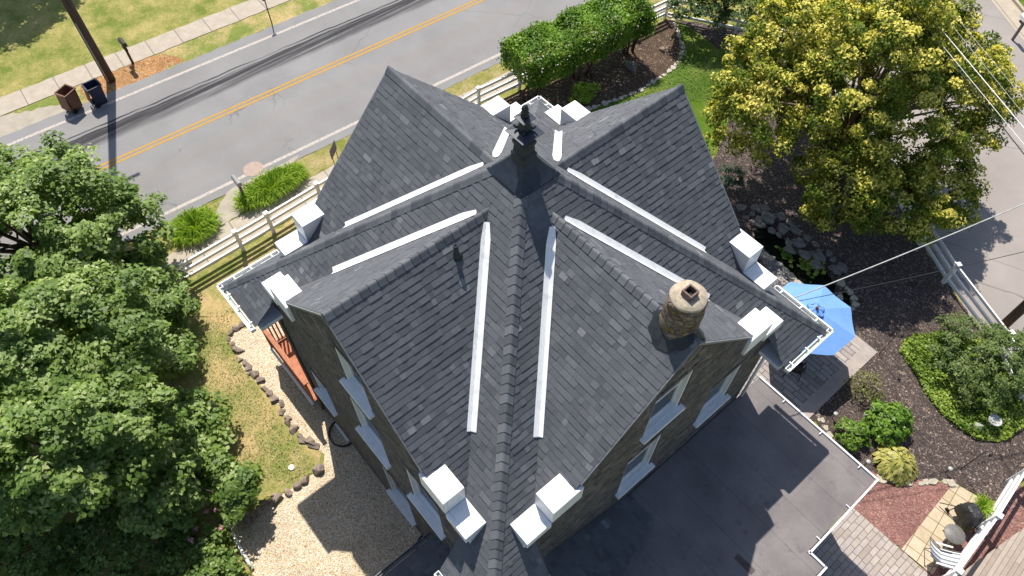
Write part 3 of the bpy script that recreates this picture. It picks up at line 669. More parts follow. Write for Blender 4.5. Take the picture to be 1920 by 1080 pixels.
# flat-roofed addition on the right, with its wall, fascia and gutter
ZF = 3.22
outl = [(4.9, -14), (9.46, -14), (9.46, 2.22), (8.96, 2.22), (8.96, 5.22), (4.9, 5.22)]
mb = MB(); mb.prism(outl, ZF-.12, ZF); ad = mb.build('flat_roof', M_felt, house)
mb = MB(); mb.prism([(4.9, -13.8), (9.2, -13.8), (9.2, 2.0), (8.7, 2.0), (8.7, 5.0), (4.9, 5.0)], -.3, ZF-.14); mb.build('addition_wall', M_stone, house)
mb = MB(); edge_ = outl[1:]+[outl[0]]
for i in range(1, 6):
    a_, b_ = Vector((*outl[i], ZF-.02)), Vector((*outl[(i+1) % 6], ZF-.02))
    if i == 5: continue
    dv = (b_-a_).normalized(); od = Vector((dv.y, -dv.x, 0))
    mb.bar(a_+od*.05-dv*(.0 if i in (3,) else .0), b_+od*.05+dv*(.075 if i in (1, 3) else 0), .05, .13)
    L_ = (b_-a_).length
    for f in range(int(L_/1.3)):
        c_ = a_+dv*(.5+f*1.3); mb.bar(c_-od*.10+Vector((0, 0, .075)), c_+od*.05+Vector((0, 0, .078)), .022, .012)
mb.build('edge_flashing', M_white, house)
mb = MB(); mb.box((8.1, .75, ZF+.006), (.55, .17, .012), R(2)); mb.build('roof_patch', M_tyre if False else plain('brown_patch', C(112, 98, 96, K), .9), ad)
# lower wings below the front corner: shingled lean-to on the right, hipped wing on the left
mb = MB(); kx = .52
sl = math.hypot(1, kx)
shingles(mb, Vector((4.9, -9.0, 3.22+kx*8.8)), Vector((1, 0, 0)), Vector((0, 1, -kx))/sl, [(0, 0), (3.4, 0), (3.4, 0.01), (0.9, 8.8*sl), (0, 8.8*sl)], seed=300)
mb.build('lean_to_roof', M_shingle, house, fix=False)
mb = MB(); kw = .62; sl = math.hypot(1, kw)
shingles(mb, Vector((4.9, -12.0, 3.05+kw*2.6)), Vector((0, 1, 0)), Vector((-1, 0, -kw))/sl, [(0, 0), (7.12, 0), (7.12, 2.6*sl), (0, 2.6*sl)], seed=301)
lw = mb.build('wing_roof', M_shingle, house, fix=False)
mb = MB(); mb.bar((2.24, -12, 3.02), (2.24, -4.93, 3.02), .02, .12); mb.bar((2.17, -12, 3.04), (2.17, -4.93, 3.04), .02, .10); mb.bar((2.205, -12, 2.98), (2.205, -4.93, 2.98), .05, .012)
for f in range(7): mb.bar((2.33, -5.2-f*.9, 3.10), (2.16, -5.2-f*.9, 3.10), .03, .012)
mb.build('gutter', M_drip, house)
mb = MB(); mb.prism([(2.6, -12), (4.88, -12), (4.88, -4.9), (2.6, -4.9)], -.3, 3.0); mb.build('wing_wall', M_stone, house)

# porch on the road side, its stained rail showing past the left wall
mb = MB(); mb.box((-5.65, 0, .70), (2.7, 10.1, .12)); po = mb.build('porch_floor', M_deckred, house)
mb = MB(); mb.prism([(-6.9, -4.95), (-4.3, -4.95), (-4.3, 4.95), (-6.9, 4.95)], -.1, .63); mb.build('porch_skirt', M_stone, po)
mb = MB()
for y_ in (-5.06, 5.06):
    mb.bar((-7.0, y_, 1.98), (-4.30, y_, 1.98), .14, .07); mb.bar((-7.0, y_, .86), (-4.3, y_, .86), .07, .06)
    for i in range(26): x_ = -6.9+i*.1; mb.box((x_, y_, 1.41), (.05, .05, 1.05))
    mb.box((-7.0, y_, 1.4), (.13, .13, 1.35))
mb.bar((-7.0, -4.98, 1.98), (-7.0, 4.98, 1.98), .14, .07); mb.bar((-7.0, -4.98, .86), (-7.0, 4.98, .86), .07, .06)
for i in range(75): mb.box((-7.0, -4.9+i*.132, 1.41), (.05, .05, 1.05))
mb.build('railing', M_deckred, po)
mb = MB(); mb.bar((-7.05, -5.15, .66), (-4.31, -5.15, .66), .07, .16); mb.build('porch_trim', M_vinyl, po)
mb = MB(); mb.tube([(-4.24, -4.925, .1), (-4.24, -4.925, 6.2)], .045, 8); mb.build('downspout', M_tan, house)
mb = MB(); mb.tube([(4.95, 4.36, 3.3), (4.95, 4.36, 6.2)], .045, 8); mb.build('downspout', M_vinyl, house)

# ---------------------------------------------------------------- foliage
def leaves(name, pos, nrm, length, width, mat, parent=None, tone=None, seed=0, droop=.15, fold=.18, dirs=None):
    """one mesh of leaf-shaped faces: pos (N,3), nrm (N,3)"""
    r = np.random.default_rng(seed); N = len(pos)
    nrm = nrm/np.linalg.norm(nrm, axis=1, keepdims=True)
    if dirs is None: dirs = r.normal(size=(N, 3))
    d = dirs-nrm*np.sum(dirs*nrm, 1, keepdims=True); d /= np.linalg.norm(d, axis=1, keepdims=True)+1e-9
    s = np.cross(nrm, d)
    L = (length*r.uniform(.65, 1.3, N))[:, None]; W = (width*r.uniform(.65, 1.3, N))[:, None]
    v = np.empty((N, 4, 3))
    v[:, 0] = pos-d*L*.5; v[:, 1] = pos+s*W*.5+nrm*W*fold+d*L*.05; v[:, 2] = pos+d*L*.5-nrm*L*droop; v[:, 3] = pos-s*W*.5+nrm*W*fold+d*L*.05
    me = bpy.data.meshes.new(name)
    me.vertices.add(N*4); me.vertices.foreach_set('co', v.reshape(-1).astype(np.float32))
    me.loops.add(N*4); me.loops.foreach_set('vertex_index', np.arange(N*4, dtype=np.int32))
    me.polygons.add(N); me.polygons.foreach_set('loop_start', np.arange(0, N*4, 4, dtype=np.int32))
    me.update(calc_edges=True); me.materials.append(mat)
    if tone is None: tone = r.uniform(0, 1, N)
    a = me.attributes.new('tone', 'FLOAT', 'FACE'); a.data.foreach_set('value', np.clip(tone, 0, 1).astype(np.float32))
    return link(bpy.data.objects.new(name, me), parent)

def sphere_dirs(r, n, zmin=-1.0):
    v = r.normal(size=(n*4, 3)); v /= np.linalg.norm(v, axis=1, keepdims=True); v = v[v[:, 2] > zmin][:n]
    return v
def boughs(r, lobes, n, zmin=-.45, depth=.38):
    """points spread through the outer part of the crown's lobes, with outward directions"""
    vol = np.array([l[3]*l[4]+l[4]*l[5]+l[3]*l[5] for l in lobes]); cnt = (n*vol/vol.sum()).astype(int)+1
    P, O = [], []
    for l, k in zip(lobes, cnt):
        c = np.array(l[:3]); rad = np.array(l[3:6]); d = sphere_dirs(r, k, zmin)
        f = 1-depth*r.uniform(0, 1, len(d))**1.6
        wob = 1+.14*np.sin(d[:, 0]*5+l[0])+.12*np.sin(d[:, 1]*6+d[:, 2]*4+l[1])
        p = c+d*rad*(f*wob)[:, None]
        keep = np.ones(len(p), bool)
        for l2 in lobes:
            if l2 is l: continue
            q = (p-np.array(l2[:3]))/np.array(l2[3:6]); keep &= (np.sum(q*q, 1) > .45)
        P.append(p[keep]); O.append((d/rad)[keep])
    P = np.concatenate(P); O = np.concatenate(O); O /= np.linalg.norm(O, axis=1, keepdims=True)
    return P, O
def crown(name, lobes, nb, per, br, length, width, mat, parent, seed, flat=.65, upw=.6, rnd=.65, zmin=-.45, depth=.38, tonefn=None, droop=.15, out_w=.5):
    r = np.random.default_rng(seed)
    B, O = boughs(r, lobes, nb, zmin, depth); nb = len(B)
    rad = br*r.uniform(.55, 1.35, nb)
    bi = np.repeat(np.arange(nb), per)
    d = r.normal(size=(len(bi), 3)); d /= np.linalg.norm(d, axis=1, keepdims=True)
    d[:, 2] = np.where(d[:, 2] < -.3, -d[:, 2], d[:, 2])
    rr = rad[bi]*r.uniform(.25, 1, len(bi))**.6
    off = d*rr[:, None]; off[:, 2] *= flat
    pos = B[bi]+off
    nrm = np.array([0, 0, 1.])*upw+O[bi]*out_w+d*.35+r.normal(size=pos.shape)*rnd*.5
    bt = r.uniform(0, 1, nb)
    tone = r.uniform(0, 1, len(bi))*.6+bt[bi]*.4 if tonefn is None else tonefn(r, bi, bt, d, O[bi], rr/rad[bi], B)
    return leaves(name, pos, nrm, length, width, mat, parent, tone, seed+1, droop)
def limbs(parent, base, lobes, mat, r0=.2, seed=1, name='trunk', split=.4):
    rd_ = random.Random(seed); b = Vector(base); cz = sum(l[2] for l in lobes)/len(lobes)
    cxy = Vector((sum(l[0] for l in lobes)/len(lobes), sum(l[1] for l in lobes)/len(lobes), 0))
    top = Vector((b.x*.4+cxy.x*.6, b.y*.4+cxy.y*.6, max(l[2] for l in lobes)))
    mb = MB(); n_ = 7; pts = [b.lerp(top, i/n_)+Vector((rd_.gauss(0, .05), rd_.gauss(0, .05), 0)) for i in range(n_+1)]
    mb.tube([p-Vector((0, 0, .05)) if i == 0 else p for i, p in enumerate(pts)], [r0*(1.25 if i == 0 else 1-.8*i/n_) for i in range(n_+1)], 9)
    tr = mb.build(name, mat, parent)
    mb = MB()
    for l in lobes:
        f = rd_.uniform(split*.6, split*1.5); a = b.lerp(top, min(.9, f)); c = Vector(l[:3])
        for q in range(4):
            e_ = c+Vector((rd_.gauss(0, l[3]*.5), rd_.gauss(0, l[4]*.5), rd_.gauss(.1, l[5]*.4)))
            mid = a.lerp(e_, .5)+Vector((rd_.gauss(0, .2), rd_.gauss(0, .2), rd_.uniform(0, .3)))
            mb.tube([a, a.lerp(mid, .5)+Vector((0, 0, .05)), mid, mid.lerp(e_, .6), e_], [r0*.4, r0*.32, r0*.24, r0*.14, .012], 6)
    mb.build('branch', mat, tr)
    return tr

def tree(name, label, base, lobes, nb, per, br, ll, lw_, lmat, bmat, seed, group=None, r0=.2, **kw):
    t_ = empty(name, (*base[:2], 0), label, 'tree', group)
    inv = Vector((base[0], base[1], 0)); L2 = [(l[0]-inv.x, l[1]-inv.y, *l[2:]) for l in lobes]
    crown('crown', L2, nb, per, br, ll, lw_, lmat, t_, seed, **kw); limbs(t_, (0, 0, 0), L2, bmat, r0, seed)
    return t_

def maple_tone(r, bi, bt, d, O, f, B): return .12+.55*bt[bi]+.5*r.uniform(0, 1, len(bi))**1.5
# the maples along the left edge
MAP = 'broadleaf trees along the left yard'
tree('broadleaf_tree', 'tall green broadleaf tree nearest the road at the left edge', (-15.0, -9.6),
     [(*(-13.784, -9.083, 3.600), 3.0, 2.8, 2.0), (*(-13.342, -6.865, 2.200), 1.7, 1.5, 1.2), (*(-16.884, -8.741, 2.400), 2.1, 2.0, 1.6), (*(-12.580, -7.194, 1.200), 1.6, 1.1, .8), (*(-15.245, -11.165, 3.600), 2.6, 2.4, 2.0), (*(-15.800, -7.499, 2.200), 1.4, 1.3, 1.1), (*(-12.952, -10.533, 3.400), 2.0, 2.0, 1.8)],
     520, 105, .46, .17, .12, ML_maple, M_bark, 41, MAP, r0=.26, depth=.55, upw=.9, rnd=.5, tonefn=maple_tone)
tree('broadleaf_tree', 'large green broadleaf tree in the middle of the left yard with sunlit clumps', (-10.2, -10.9),
     [(*(-8.656, -9.257, 3.600), 2.5, 2.1, 2.0), (*(-10.624, -7.743, 1.100), 1.6, 1.1, .8), (*(-8.941, -11.208, 4.200), 2.4, 2.2, 2.1), (*(-8.109, -8.888, 1.300), 1.6, 1.2, .9), (*(-11.399, -12.123, 3.800), 2.3, 2.2, 2.0), (*(-11.514, -9.046, 3.000), 1.7, 1.3, 1.3), (*(-10.911, -6.932, 0.800), 1.0, .8, .5), (*(-9.099, -7.754, 0.750), .9, .7, .5)],
     560, 105, .44, .165, .115, ML_maple, M_bark, 42, MAP, r0=.28, depth=.55, upw=.9, rnd=.5, tonefn=maple_tone)
tree('broadleaf_tree', 'lower green broadleaf tree beside the gravel at the lower left', (-6.6, -11.6),
     [(*(-5.569, -10.199, 3.400), 1.9, 1.6, 1.7), (*(-5.687, -11.545, 4.200), 1.9, 1.8, 1.8), (*(-5.204, -9.161, 1.400), 1.3, 1.1, 1.0), (*(-3.511, -8.444, 1.150), .9, .7, .85), (*(-7.543, -12.575, 4.200), 2.0, 1.8, 1.8), (*(-5.766, -8.275, 1.100), .9, .8, .8), (*(-4.132, -10.074, 1.900), 1.3, 1.1, 1.2)],
     500, 100, .40, .16, .11, ML_maple, M_bark, 43, MAP, r0=.2, depth=.55, upw=.9, rnd=.5, tonefn=maple_tone)

# the golden cypress right of the house
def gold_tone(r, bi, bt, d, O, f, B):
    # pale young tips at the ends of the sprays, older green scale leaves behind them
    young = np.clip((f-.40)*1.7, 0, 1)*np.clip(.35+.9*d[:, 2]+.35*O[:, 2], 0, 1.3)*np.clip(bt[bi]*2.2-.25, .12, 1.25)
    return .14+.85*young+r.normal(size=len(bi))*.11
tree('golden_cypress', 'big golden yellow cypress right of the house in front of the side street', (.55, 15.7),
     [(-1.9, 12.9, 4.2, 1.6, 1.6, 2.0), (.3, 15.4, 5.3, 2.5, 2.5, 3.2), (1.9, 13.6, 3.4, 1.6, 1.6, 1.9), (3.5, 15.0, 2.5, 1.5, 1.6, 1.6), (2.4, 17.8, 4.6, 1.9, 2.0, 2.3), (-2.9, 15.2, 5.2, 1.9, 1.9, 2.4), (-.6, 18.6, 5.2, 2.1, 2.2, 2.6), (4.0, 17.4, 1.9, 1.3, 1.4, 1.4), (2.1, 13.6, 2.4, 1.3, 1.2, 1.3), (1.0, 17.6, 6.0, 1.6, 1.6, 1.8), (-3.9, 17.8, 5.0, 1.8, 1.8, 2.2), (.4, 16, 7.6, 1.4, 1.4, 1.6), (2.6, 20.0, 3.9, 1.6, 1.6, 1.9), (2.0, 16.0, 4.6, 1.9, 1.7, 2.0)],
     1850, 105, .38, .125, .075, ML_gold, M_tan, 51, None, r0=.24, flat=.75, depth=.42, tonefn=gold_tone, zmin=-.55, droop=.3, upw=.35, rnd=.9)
# tree standing outside the picture whose shade falls on the far lawn
q = (-31.673, -4.882)
tree('broadleaf_tree', 'broadleaf tree on the far lawn shading the grass at the upper left corner', (q[0]-3.9, q[1]+1.4),
     [(q[0]-3.9, q[1]+1.1, 6.2, 2.0, 2.6, 2.0), (q[0]-5.2, q[1]-.6, 6.6, 2.0, 2.2, 1.8), (q[0]-5.4, q[1]+3, 6.4, 2, 2, 1.8)], 380, 60, .5, .2, .15, ML_maple, M_bark, 44, MAP, r0=.25)

def shrub(name, label, loc, rx, ry, h_, nl, ll, lw_, mat, seed, cat='shrub', group=None, lump=.28, per=40, z0=.08, upw=.6, droop=.2, rz=0):
    t_ = empty(name, (*loc[:2], 0), label, cat, group, rz)
    crown('foliage', [(0, 0, h_*.42, rx, ry, h_*.58)], max(6, nl//per), per, lump, ll, lw_, mat, t_, seed, zmin=-.25, depth=.35, upw=upw, droop=droop)
    mb = MB(); rd_ = random.Random(seed)
    for i in range(7):
        e_ = (rd_.gauss(0, rx*.4), rd_.gauss(0, ry*.4), h_*.75); mb.tube([(e_[0]*.12, e_[1]*.12, -.03), (e_[0]*.5, e_[1]*.5, h_*.35), e_], [.022, .016, .006], 5)
    mb.build('stem', M_bark, t_)
    return t_
# hedge clipped on tall stems along the front fence
hd = empty('stemmed_hedge', (-11.1, 13.0, 0), 'bright green clipped hedge raised on bare stems along the front fence', 'hedge')
r_ = np.random.default_rng(61); hp = []; hn = []
for _ in range(24000):
    u_ = r_.uniform(-3.25, 3.25); side_ = r_.choice(4, p=[.42, .24, .24, .10]); a_ = r_.uniform(-1.05, 1.05)
    lump = .11*math.sin(u_*2.4)+.09*math.sin(u_*4.1+1)
    if side_ == 0: p = (a_, u_, 2.70+lump-.16*(a_/1.05)**4+.05*math.sin(a_*5)); n_ = (a_*.3, 0, 1)
    elif side_ in (1, 2): s_ = 1 if side_ == 1 else -1; z_ = r_.uniform(1.45, 2.72); p = (s_*(1.05+lump-.1*abs(z_-2.1)), u_, z_); n_ = (s_, 0, .35)
    else: s_ = r_.choice((-1, 1)); p = (a_, s_*(3.25+.06*math.sin(a_*4)), r_.uniform(1.45, 2.7)); n_ = (0, s_, .35)
    j_ = r_.normal(size=3)*.075; p = np.array(p)+j_; hp.append((p[0]+.085*p[1], p[1], p[2])); hn.append(np.array(n_)+r_.normal(size=3)*.55)
hp = np.array(hp); tn = .5+.22*np.sin(hp[:, 1]*3.1+hp[:, 0]*2)+r_.normal(size=len(hp))*.22
leaves('foliage', hp, np.array(hn), .125, .085, ML_hedge, hd, tn, 62, .2)
rd_ = random.Random(8)
for px_, n_ in (((-11.131, 10.085), 3), ((-10.796, 10.270), 1), ((-10.839, 12.924), 2), ((-10.645, 13.383), 2), ((-10.765, 15.942), 3), ((-10.417, 16.237), 2)):
    mb = MB()
    for q in range(n_):
        x_, y_ = px_[0]+11.1+rd_.gauss(0, .12), px_[1]-13.0+rd_.gauss(0, .14)
        mb.tube([(x_, y_, -.03), (x_+rd_.gauss(0, .08), y_+rd_.gauss(0, .08), .5), (x_+rd_.gauss(0, .15), y_+rd_.gauss(0, .15), 1.1), (x_+rd_.gauss(0, .3), y_+rd_.gauss(0, .3), 1.9)], [.06, .05, .045, .03], 6)
    mb.build('stem', M_bark, hd)

def at(px): return (px[0], px[1])
dh = empty('dark_hedge', (-10.2, 20.2, 0), 'dark green leafy hedge hanging over the white rear fence at the top', 'hedge')
DL = [(*(-9.878, 18.633, 1.900), .85, .85, .8), (*(-8.874, 19.559, 1.800), 1.0, 1.0, .9), (*(-8.009, 20.528, 2.000), 1.0, 1.0, 1.0), (*(-10.214, 19.831, 2.200), 1.2, 1.2, 1.1), (*(-9.203, 21.222, 2.400), 1.4, 1.4, 1.2)]
DL = [(l[0]+10.2, l[1]-20.2, *l[2:]) for l in DL]
crown('foliage', DL, 230, 60, .32, .13, .09, ML_dark, dh, 71); limbs(dh, (1.2, .8, 0), DL, M_bark, .08, 71, 'stem')
s_ = (9.074, 13.315); shrub('round_shrub', 'large rounded dark green shrub in front of the street fence', (s_[0]+.15, s_[1]-.15), 1.55, 1.65, 1.75, 9500, .11, .05, ML_dark, 72, lump=.22, per=45)
s_ = (-2.116, 13.267); shrub('dwarf_spruce', 'small bluish conifer beside the right gable roof edge', s_, .55, .55, .9, 2400, .07, .03, ML_blue, 73, lump=.14)
s_ = (7.814, 7.777); shrub('lime_shrub', 'small lime green rounded shrub near the flat roof edge', s_, .50, .50, .62, 1500, .12, .055, ML_bright, 74, lump=.14, per=25)
s_ = (8.290, 8.982); shrub('green_shrub', 'bright green spreading shrub behind the yellow hosta', s_, .72, .66, .85, 1800, .15, .08, ML_hedge, 75, lump=.2, per=30)
s_ = (7.054, 9.486); shrub('pale_shrub', 'thin pale green shrub at the corner of the patio', s_, .62, .55, .75, 620, .08, .045, ML_sparse, 76, lump=.2, per=12)
s_ = (-9.662, 12.218); shrub('daylily', 'dark green arching plant in the shade behind the roof', s_, .5, .8, .5, 700, .4, .03, ML_lily, 77, 'plant', lump=.2, per=30, upw=.3)
s_ = (9.319, 4.333); shrub('green_shrub', 'low green plant in the corner against the flat-roofed wall', (9.25, 2.75), .28, .35, .45, 420, .1, .06, ML_bright, 78, lump=.12, per=20)
shrub('rose_bush', 'dark flowering bush with pink blooms in the lower left shade', (-2.928, -9.967), 1.0, 1.2, 1.0, 1700, .12, .08, ML_maple, 79, lump=.25)
bush = bpy.context.scene.objects[-1] if False else None
r_ = np.random.default_rng(5); q = np.array((-2.916, -9.705))
for k in range(6):
    p = np.array([q[0]+r_.uniform(-.5, .7), q[1]+r_.uniform(-.7, .6), 1.05+r_.uniform(-.2, .1)]); 
    if k == 0: parent_ = [o for o in bpy.data.objects if o.name.startswith('rose_bush')][0]
    o = leaves('flower', np.tile(p-np.array([parent_.location.x, parent_.location.y, 0]), (9, 1))+r_.normal(size=(9, 3))*.035, r_.normal(size=(9, 3))+np.array([0, 0, 1.2]), .09, .07, ML_pink, parent_, seed=k)
for k, (px_, a_, b_, h_, lab) in enumerate((((-3.891, -11.838), 1.5, 1.5, 1.2, 'low dark bush in the bottom left shade beside the pink-flowered bush'), ((-5.901, -13.486), 1.6, 1.7, 1.5, 'dark bush under the trees near the bottom left corner'), ((-8.311, -14.568), 1.6, 1.7, 1.6, 'dark bush at the very left edge below the trees'), ((-4.797, -14.549), 1.6, 1.7, 1.4, 'dark bush cut by the bottom left corner of the picture'), ((-1.583, -10.747), 1.2, 1.2, 1.0, 'dark bush below the pink-flowered bush at the bottom edge'))):
    shrub('shade_bush', lab, px_, a_, b_, h_, 3400, .14, .10, ML_maple, 80+k*7, group='bushes in the lower left shade', lump=.32)

def blades(name, loc, rx, ry, h_, n_, wd, mat, label, seed, cat='ornamental grass', group=None, rz=0, base=.25):
    t_ = empty(name, (*loc[:2], 0), label, cat, group, rz); r = np.random.default_rng(seed); vs = []; fs = []; tn = []
    for i in range(n_):
        a = r.uniform(0, 6.283); q = math.sqrt(r.uniform(0, 1)); bx, by = rx*(1-base)*q*math.cos(a), ry*(1-base)*q*math.sin(a)
        a2 = a+r.normal()*.7; L_ = h_*r.uniform(.7, 1.25); out = L_*r.uniform(.35, .8); hh = L_*r.uniform(.7, 1.)*(1-.35*q)
        dx, dy = math.cos(a2), math.sin(a2); sx, sy = -dy, dx; k = len(vs)
        for f, zf, wf in ((0, 0, .6), (.3, .62, 1), (.65, .95, .9), (1, .80-.35*r.uniform(), .1)):
            for s_ in (-1, 1): vs.append((bx+dx*out*f+sx*wd*wf*s_*.5, by+dy*out*f+sy*wd*wf*s_*.5, hh*zf))
        for j in range(3): fs.append((k+j*2, k+j*2+1, k+j*2+3, k+j*2+2))
        tn += [min(1, max(0, r.normal(.5, .25)))]*3
    mb = MB(); mb.v = vs; mb.f = fs; mb.t = tn; mb.sm = [False]*len(fs)
    mb.build('foliage', mat, t_, fix=False); return t_
s_ = (-13.983, -4.641); blades('daylily_clump', s_, .82, 1.0, .62, 1500, .032, ML_lily, 'bright green daylily clump on the verge nearest the left trees', 81)
s_ = (-13.842, -1.292); blades('daylily_clump', s_, .62, 1.85, .66, 2200, .032, ML_lily, 'long bright green daylily clump beside the grey mailbox', 82, rz=R(0))
# yellow hosta: broad overlapping leaves
ho = empty('hosta', (*(9.274, 8.093), 0), 'mounded golden hosta with broad overlapping leaves by the stone edging', 'plant')
r_ = np.random.default_rng(9); N_ = 330; a = r_.uniform(0, 6.283, N_); q = np.sqrt(r_.uniform(0, 1, N_)); hx = np.stack([q*.68*np.cos(a), q*.68*np.sin(a), .16+.34*(1-q**2)+r_.normal(size=N_)*.03], 1)
dr = np.stack([np.cos(a), np.sin(a), -.25-.5*q], 1)+r_.normal(size=(N_, 3))*.25; nm = np.stack([np.cos(a)*q*.8, np.sin(a)*q*.8, np.ones(N_)], 1)+r_.normal(size=(N_, 3))*.15
leaves('foliage', hx, nm, .27, .13, ML_hosta, ho, None, 10, .2, -.12, dr)
# ivy ground cover: nobody could count it
def carpet(name, poly, n_, ll, lw_, mat, seed, h_=.12, label='', cat='ground cover'):
    r = np.random.default_rng(seed); P_ = np.array(poly); lo, hi = P_.min(0), P_.max(0); out = []
    while len(out) < n_:
        p = r.uniform(lo, hi); ins = False; j = len(P_)-1
        for i in range(len(P_)):
            if (P_[i, 1] > p[1]) != (P_[j, 1] > p[1]) and p[0] < (P_[j, 0]-P_[i, 0])*(p[1]-P_[i, 1])/(P_[j, 1]-P_[i, 1])+P_[i, 0]: ins = not ins
            j = i
        if ins: out.append((p[0], p[1], .03+h_*r.uniform(0, 1)*(1+.5*math.sin(p[0]*5)*math.sin(p[1]*4))))
    out = np.array(out); nm = np.array([0, 0, 1.])+r.normal(size=out.shape)*.45
    tn = .5+.2*np.sin(out[:, 0]*3)+r.normal(size=len(out))*.22
    o = leaves(name, out, nm, ll, lw_, mat, None, tn, seed+1); return tag(o, label, cat, None, 'stuff')
carpet('ground_cover', [(7.00, 11.84), (6.82, 12.30), (6.92, 12.82), (7.47, 13.59), (8.77, 14.62), (10.23, 14.37), (11.31, 12.57), (11.15, 11.50), (10.53, 10.91), (9.82, 10.79), (9.23, 10.84), (8.53, 11.08), (7.79, 11.47), (7.43, 11.63)], 9000, .11, .085, ML_ivy, 91, .16, 'low bright green ground cover round the big shrub')

# short grass tufts standing up from the lawns (uncountable)
def tufts(name, poly, n_, mat, seed, label):
    o = carpet(name, poly, n_, .085, .02, mat, seed, .05, label, 'grass'); return o
tufts('grass_tufts', [(-9.84, -5.22), (-10.25, -6.07), (-9.38, -6.94), (-8.20, -7.51), (-7.09, -8.07), (-3.82, -7.92), (-2.83, -7.15), (-2.81, -6.17), (-4.32, -6.26), (-6.85, -6.23), (-8.65, -6.07)], 3000, ML_lawn, 92, 'short dry grass tufts in the side yard')
tufts('grass_tufts', [(-8.75, 12.18), (-8.21, 14.33), (-8.34, 16.66), (-9.07, 18.27), (-7.86, 18.64), (-6.15, 20.09), (-4.60, 17.45), (-6.37, 15.88)], 7000, ML_maple, 93, 'short green grass tufts on the front lawn')

# ---------------------------------------------------------------- stones
def rock(r, sx, sy, sz, flat=False):
    bm = bmesh.new()
    n_ = r.choice((6, 7, 8)) if flat else 12
    for i in range(n_):
        if flat:
            a_ = 6.283*i/n_+r.uniform(-.35, .35); q = r.uniform(.72, 1.2)
            for z in (-.5, .5): bm.verts.new((sx*q*math.cos(a_)*(1 if z < 0 else .93), sy*q*math.sin(a_)*(1 if z < 0 else .93), sz*(z+r.uniform(-.12, .12))))
        else:
            v = Vector((r.gauss(0, 1), r.gauss(0, 1), r.gauss(0, 1))).normalized()*r.uniform(.85, 1.1); bm.verts.new((v.x*sx, v.y*sy, v.z*sz))
    h_ = bmesh.ops.convex_hull(bm, input=bm.verts)
    junk = [g for g in h_['geom_interior'] if isinstance(g, bmesh.types.BMVert)]
    bmesh.ops.delete(bm, geom=junk, context='VERTS')
    bmesh.ops.bevel(bm, geom=bm.edges, offset=min(sx, sy, sz)*.10, segments=1, affect='EDGES', clamp_overlap=True)
    me = bpy.data.meshes.new('stone'); bm.to_mesh(me); bm.free(); me.update(); return me
def stones(name, pts, size, mat, label, cat, group, seed, flat=False, hh=.5, z=0., gap=.92, ang=True, jit=.03):
    r = random.Random(seed); P_ = [Vector(p) for p in pts]; acc = 0
    for i in range(len(P_)-1):
        a_, b_ = P_[i], P_[i+1]; L_ = (b_-a_).length; dv = (b_-a_).normalized(); t_ = acc
        while t_ < L_:
            s_ = size*r.uniform(.65, 1.35); c_ = a_+dv*t_+Vector((r.gauss(0, jit), r.gauss(0, jit)))
            me = rock(r, s_*.55, s_*.55*r.uniform(.6, .95), s_*hh*.5, flat); me.materials.append(mat); me.name = name
            o = bpy.data.objects.new(name, me); link(o); o.location = (c_.x, c_.y, z+s_*hh*.25); o.rotation_euler.z = math.atan2(dv.y, dv.x)+r.gauss(0, .2 if flat else .5); tag(o, label, cat, group)
            t_ += s_*1.05*gap+size*.02
        acc = max(0, t_-L_)
stones('edging_stone', [(-8.88, -5.18), (-9.00, -5.74), (-8.92, -5.99), (-8.24, -6.09), (-7.48, -6.08), (-6.37, -6.04), (-5.45, -6.00), (-4.39, -6.05), (-3.63, -5.97), (-2.93, -5.81)], .36, M_stoneB, 'dark fieldstone edging the gravel between lawn and left wall', 'stone', 'fieldstones edging the gravel', 21, hh=.55, gap=.72, jit=.05)
stones('edging_stone', [(-2.56, -6.21), (-2.57, -6.79), (-2.52, -7.23), (-2.59, -7.67)], .34, M_stoneB, 'brown fieldstone at the lower end of the patchy lawn', 'stone', 'fieldstones below the lawn', 22, hh=.8)
stones('edging_stone', [(-2.66, -8.01), (-2.64, -8.58), (-2.71, -9.09)], .42, M_stoneB, 'brown boulder under the leaves at the gravel edge', 'stone', 'boulders under the left trees', 27, hh=.8)
stones('edging_paver', [(p[0], p[1]) for p in [(-11.26, 19.58), (-10.14, 18.98), (-9.12, 18.21), (-8.68, 17.54), (-8.45, 16.64), (-8.41, 14.54), (-8.61, 13.54), (-8.97, 12.12), (-9.26, 11.35)]], .27, M_paver, 'pale paver in the curved edging of the front mulch bed', 'paver', 'pavers edging the front bed', 23, True, .3, gap=.98, jit=.008)
stones('flat_stone', [(9.26, 7.40), (9.66, 7.63), (9.88, 7.96), (10.08, 8.06), (10.35, 8.43), (10.50, 8.75), (10.67, 8.93), (10.91, 9.07)], .30, M_stoneC, 'pale flat stone in the edging above the red mulch', 'stone', 'flat stones above the red mulch', 24, True, .35, gap=.95)
stones('flat_stone', [(6.56, 7.67), (7.00, 7.46), (7.38, 7.26)], .22, M_stoneC, 'small pale stone along the flat-roofed wall', 'stone', 'small stones by the flat-roofed wall', 28, True, .35)
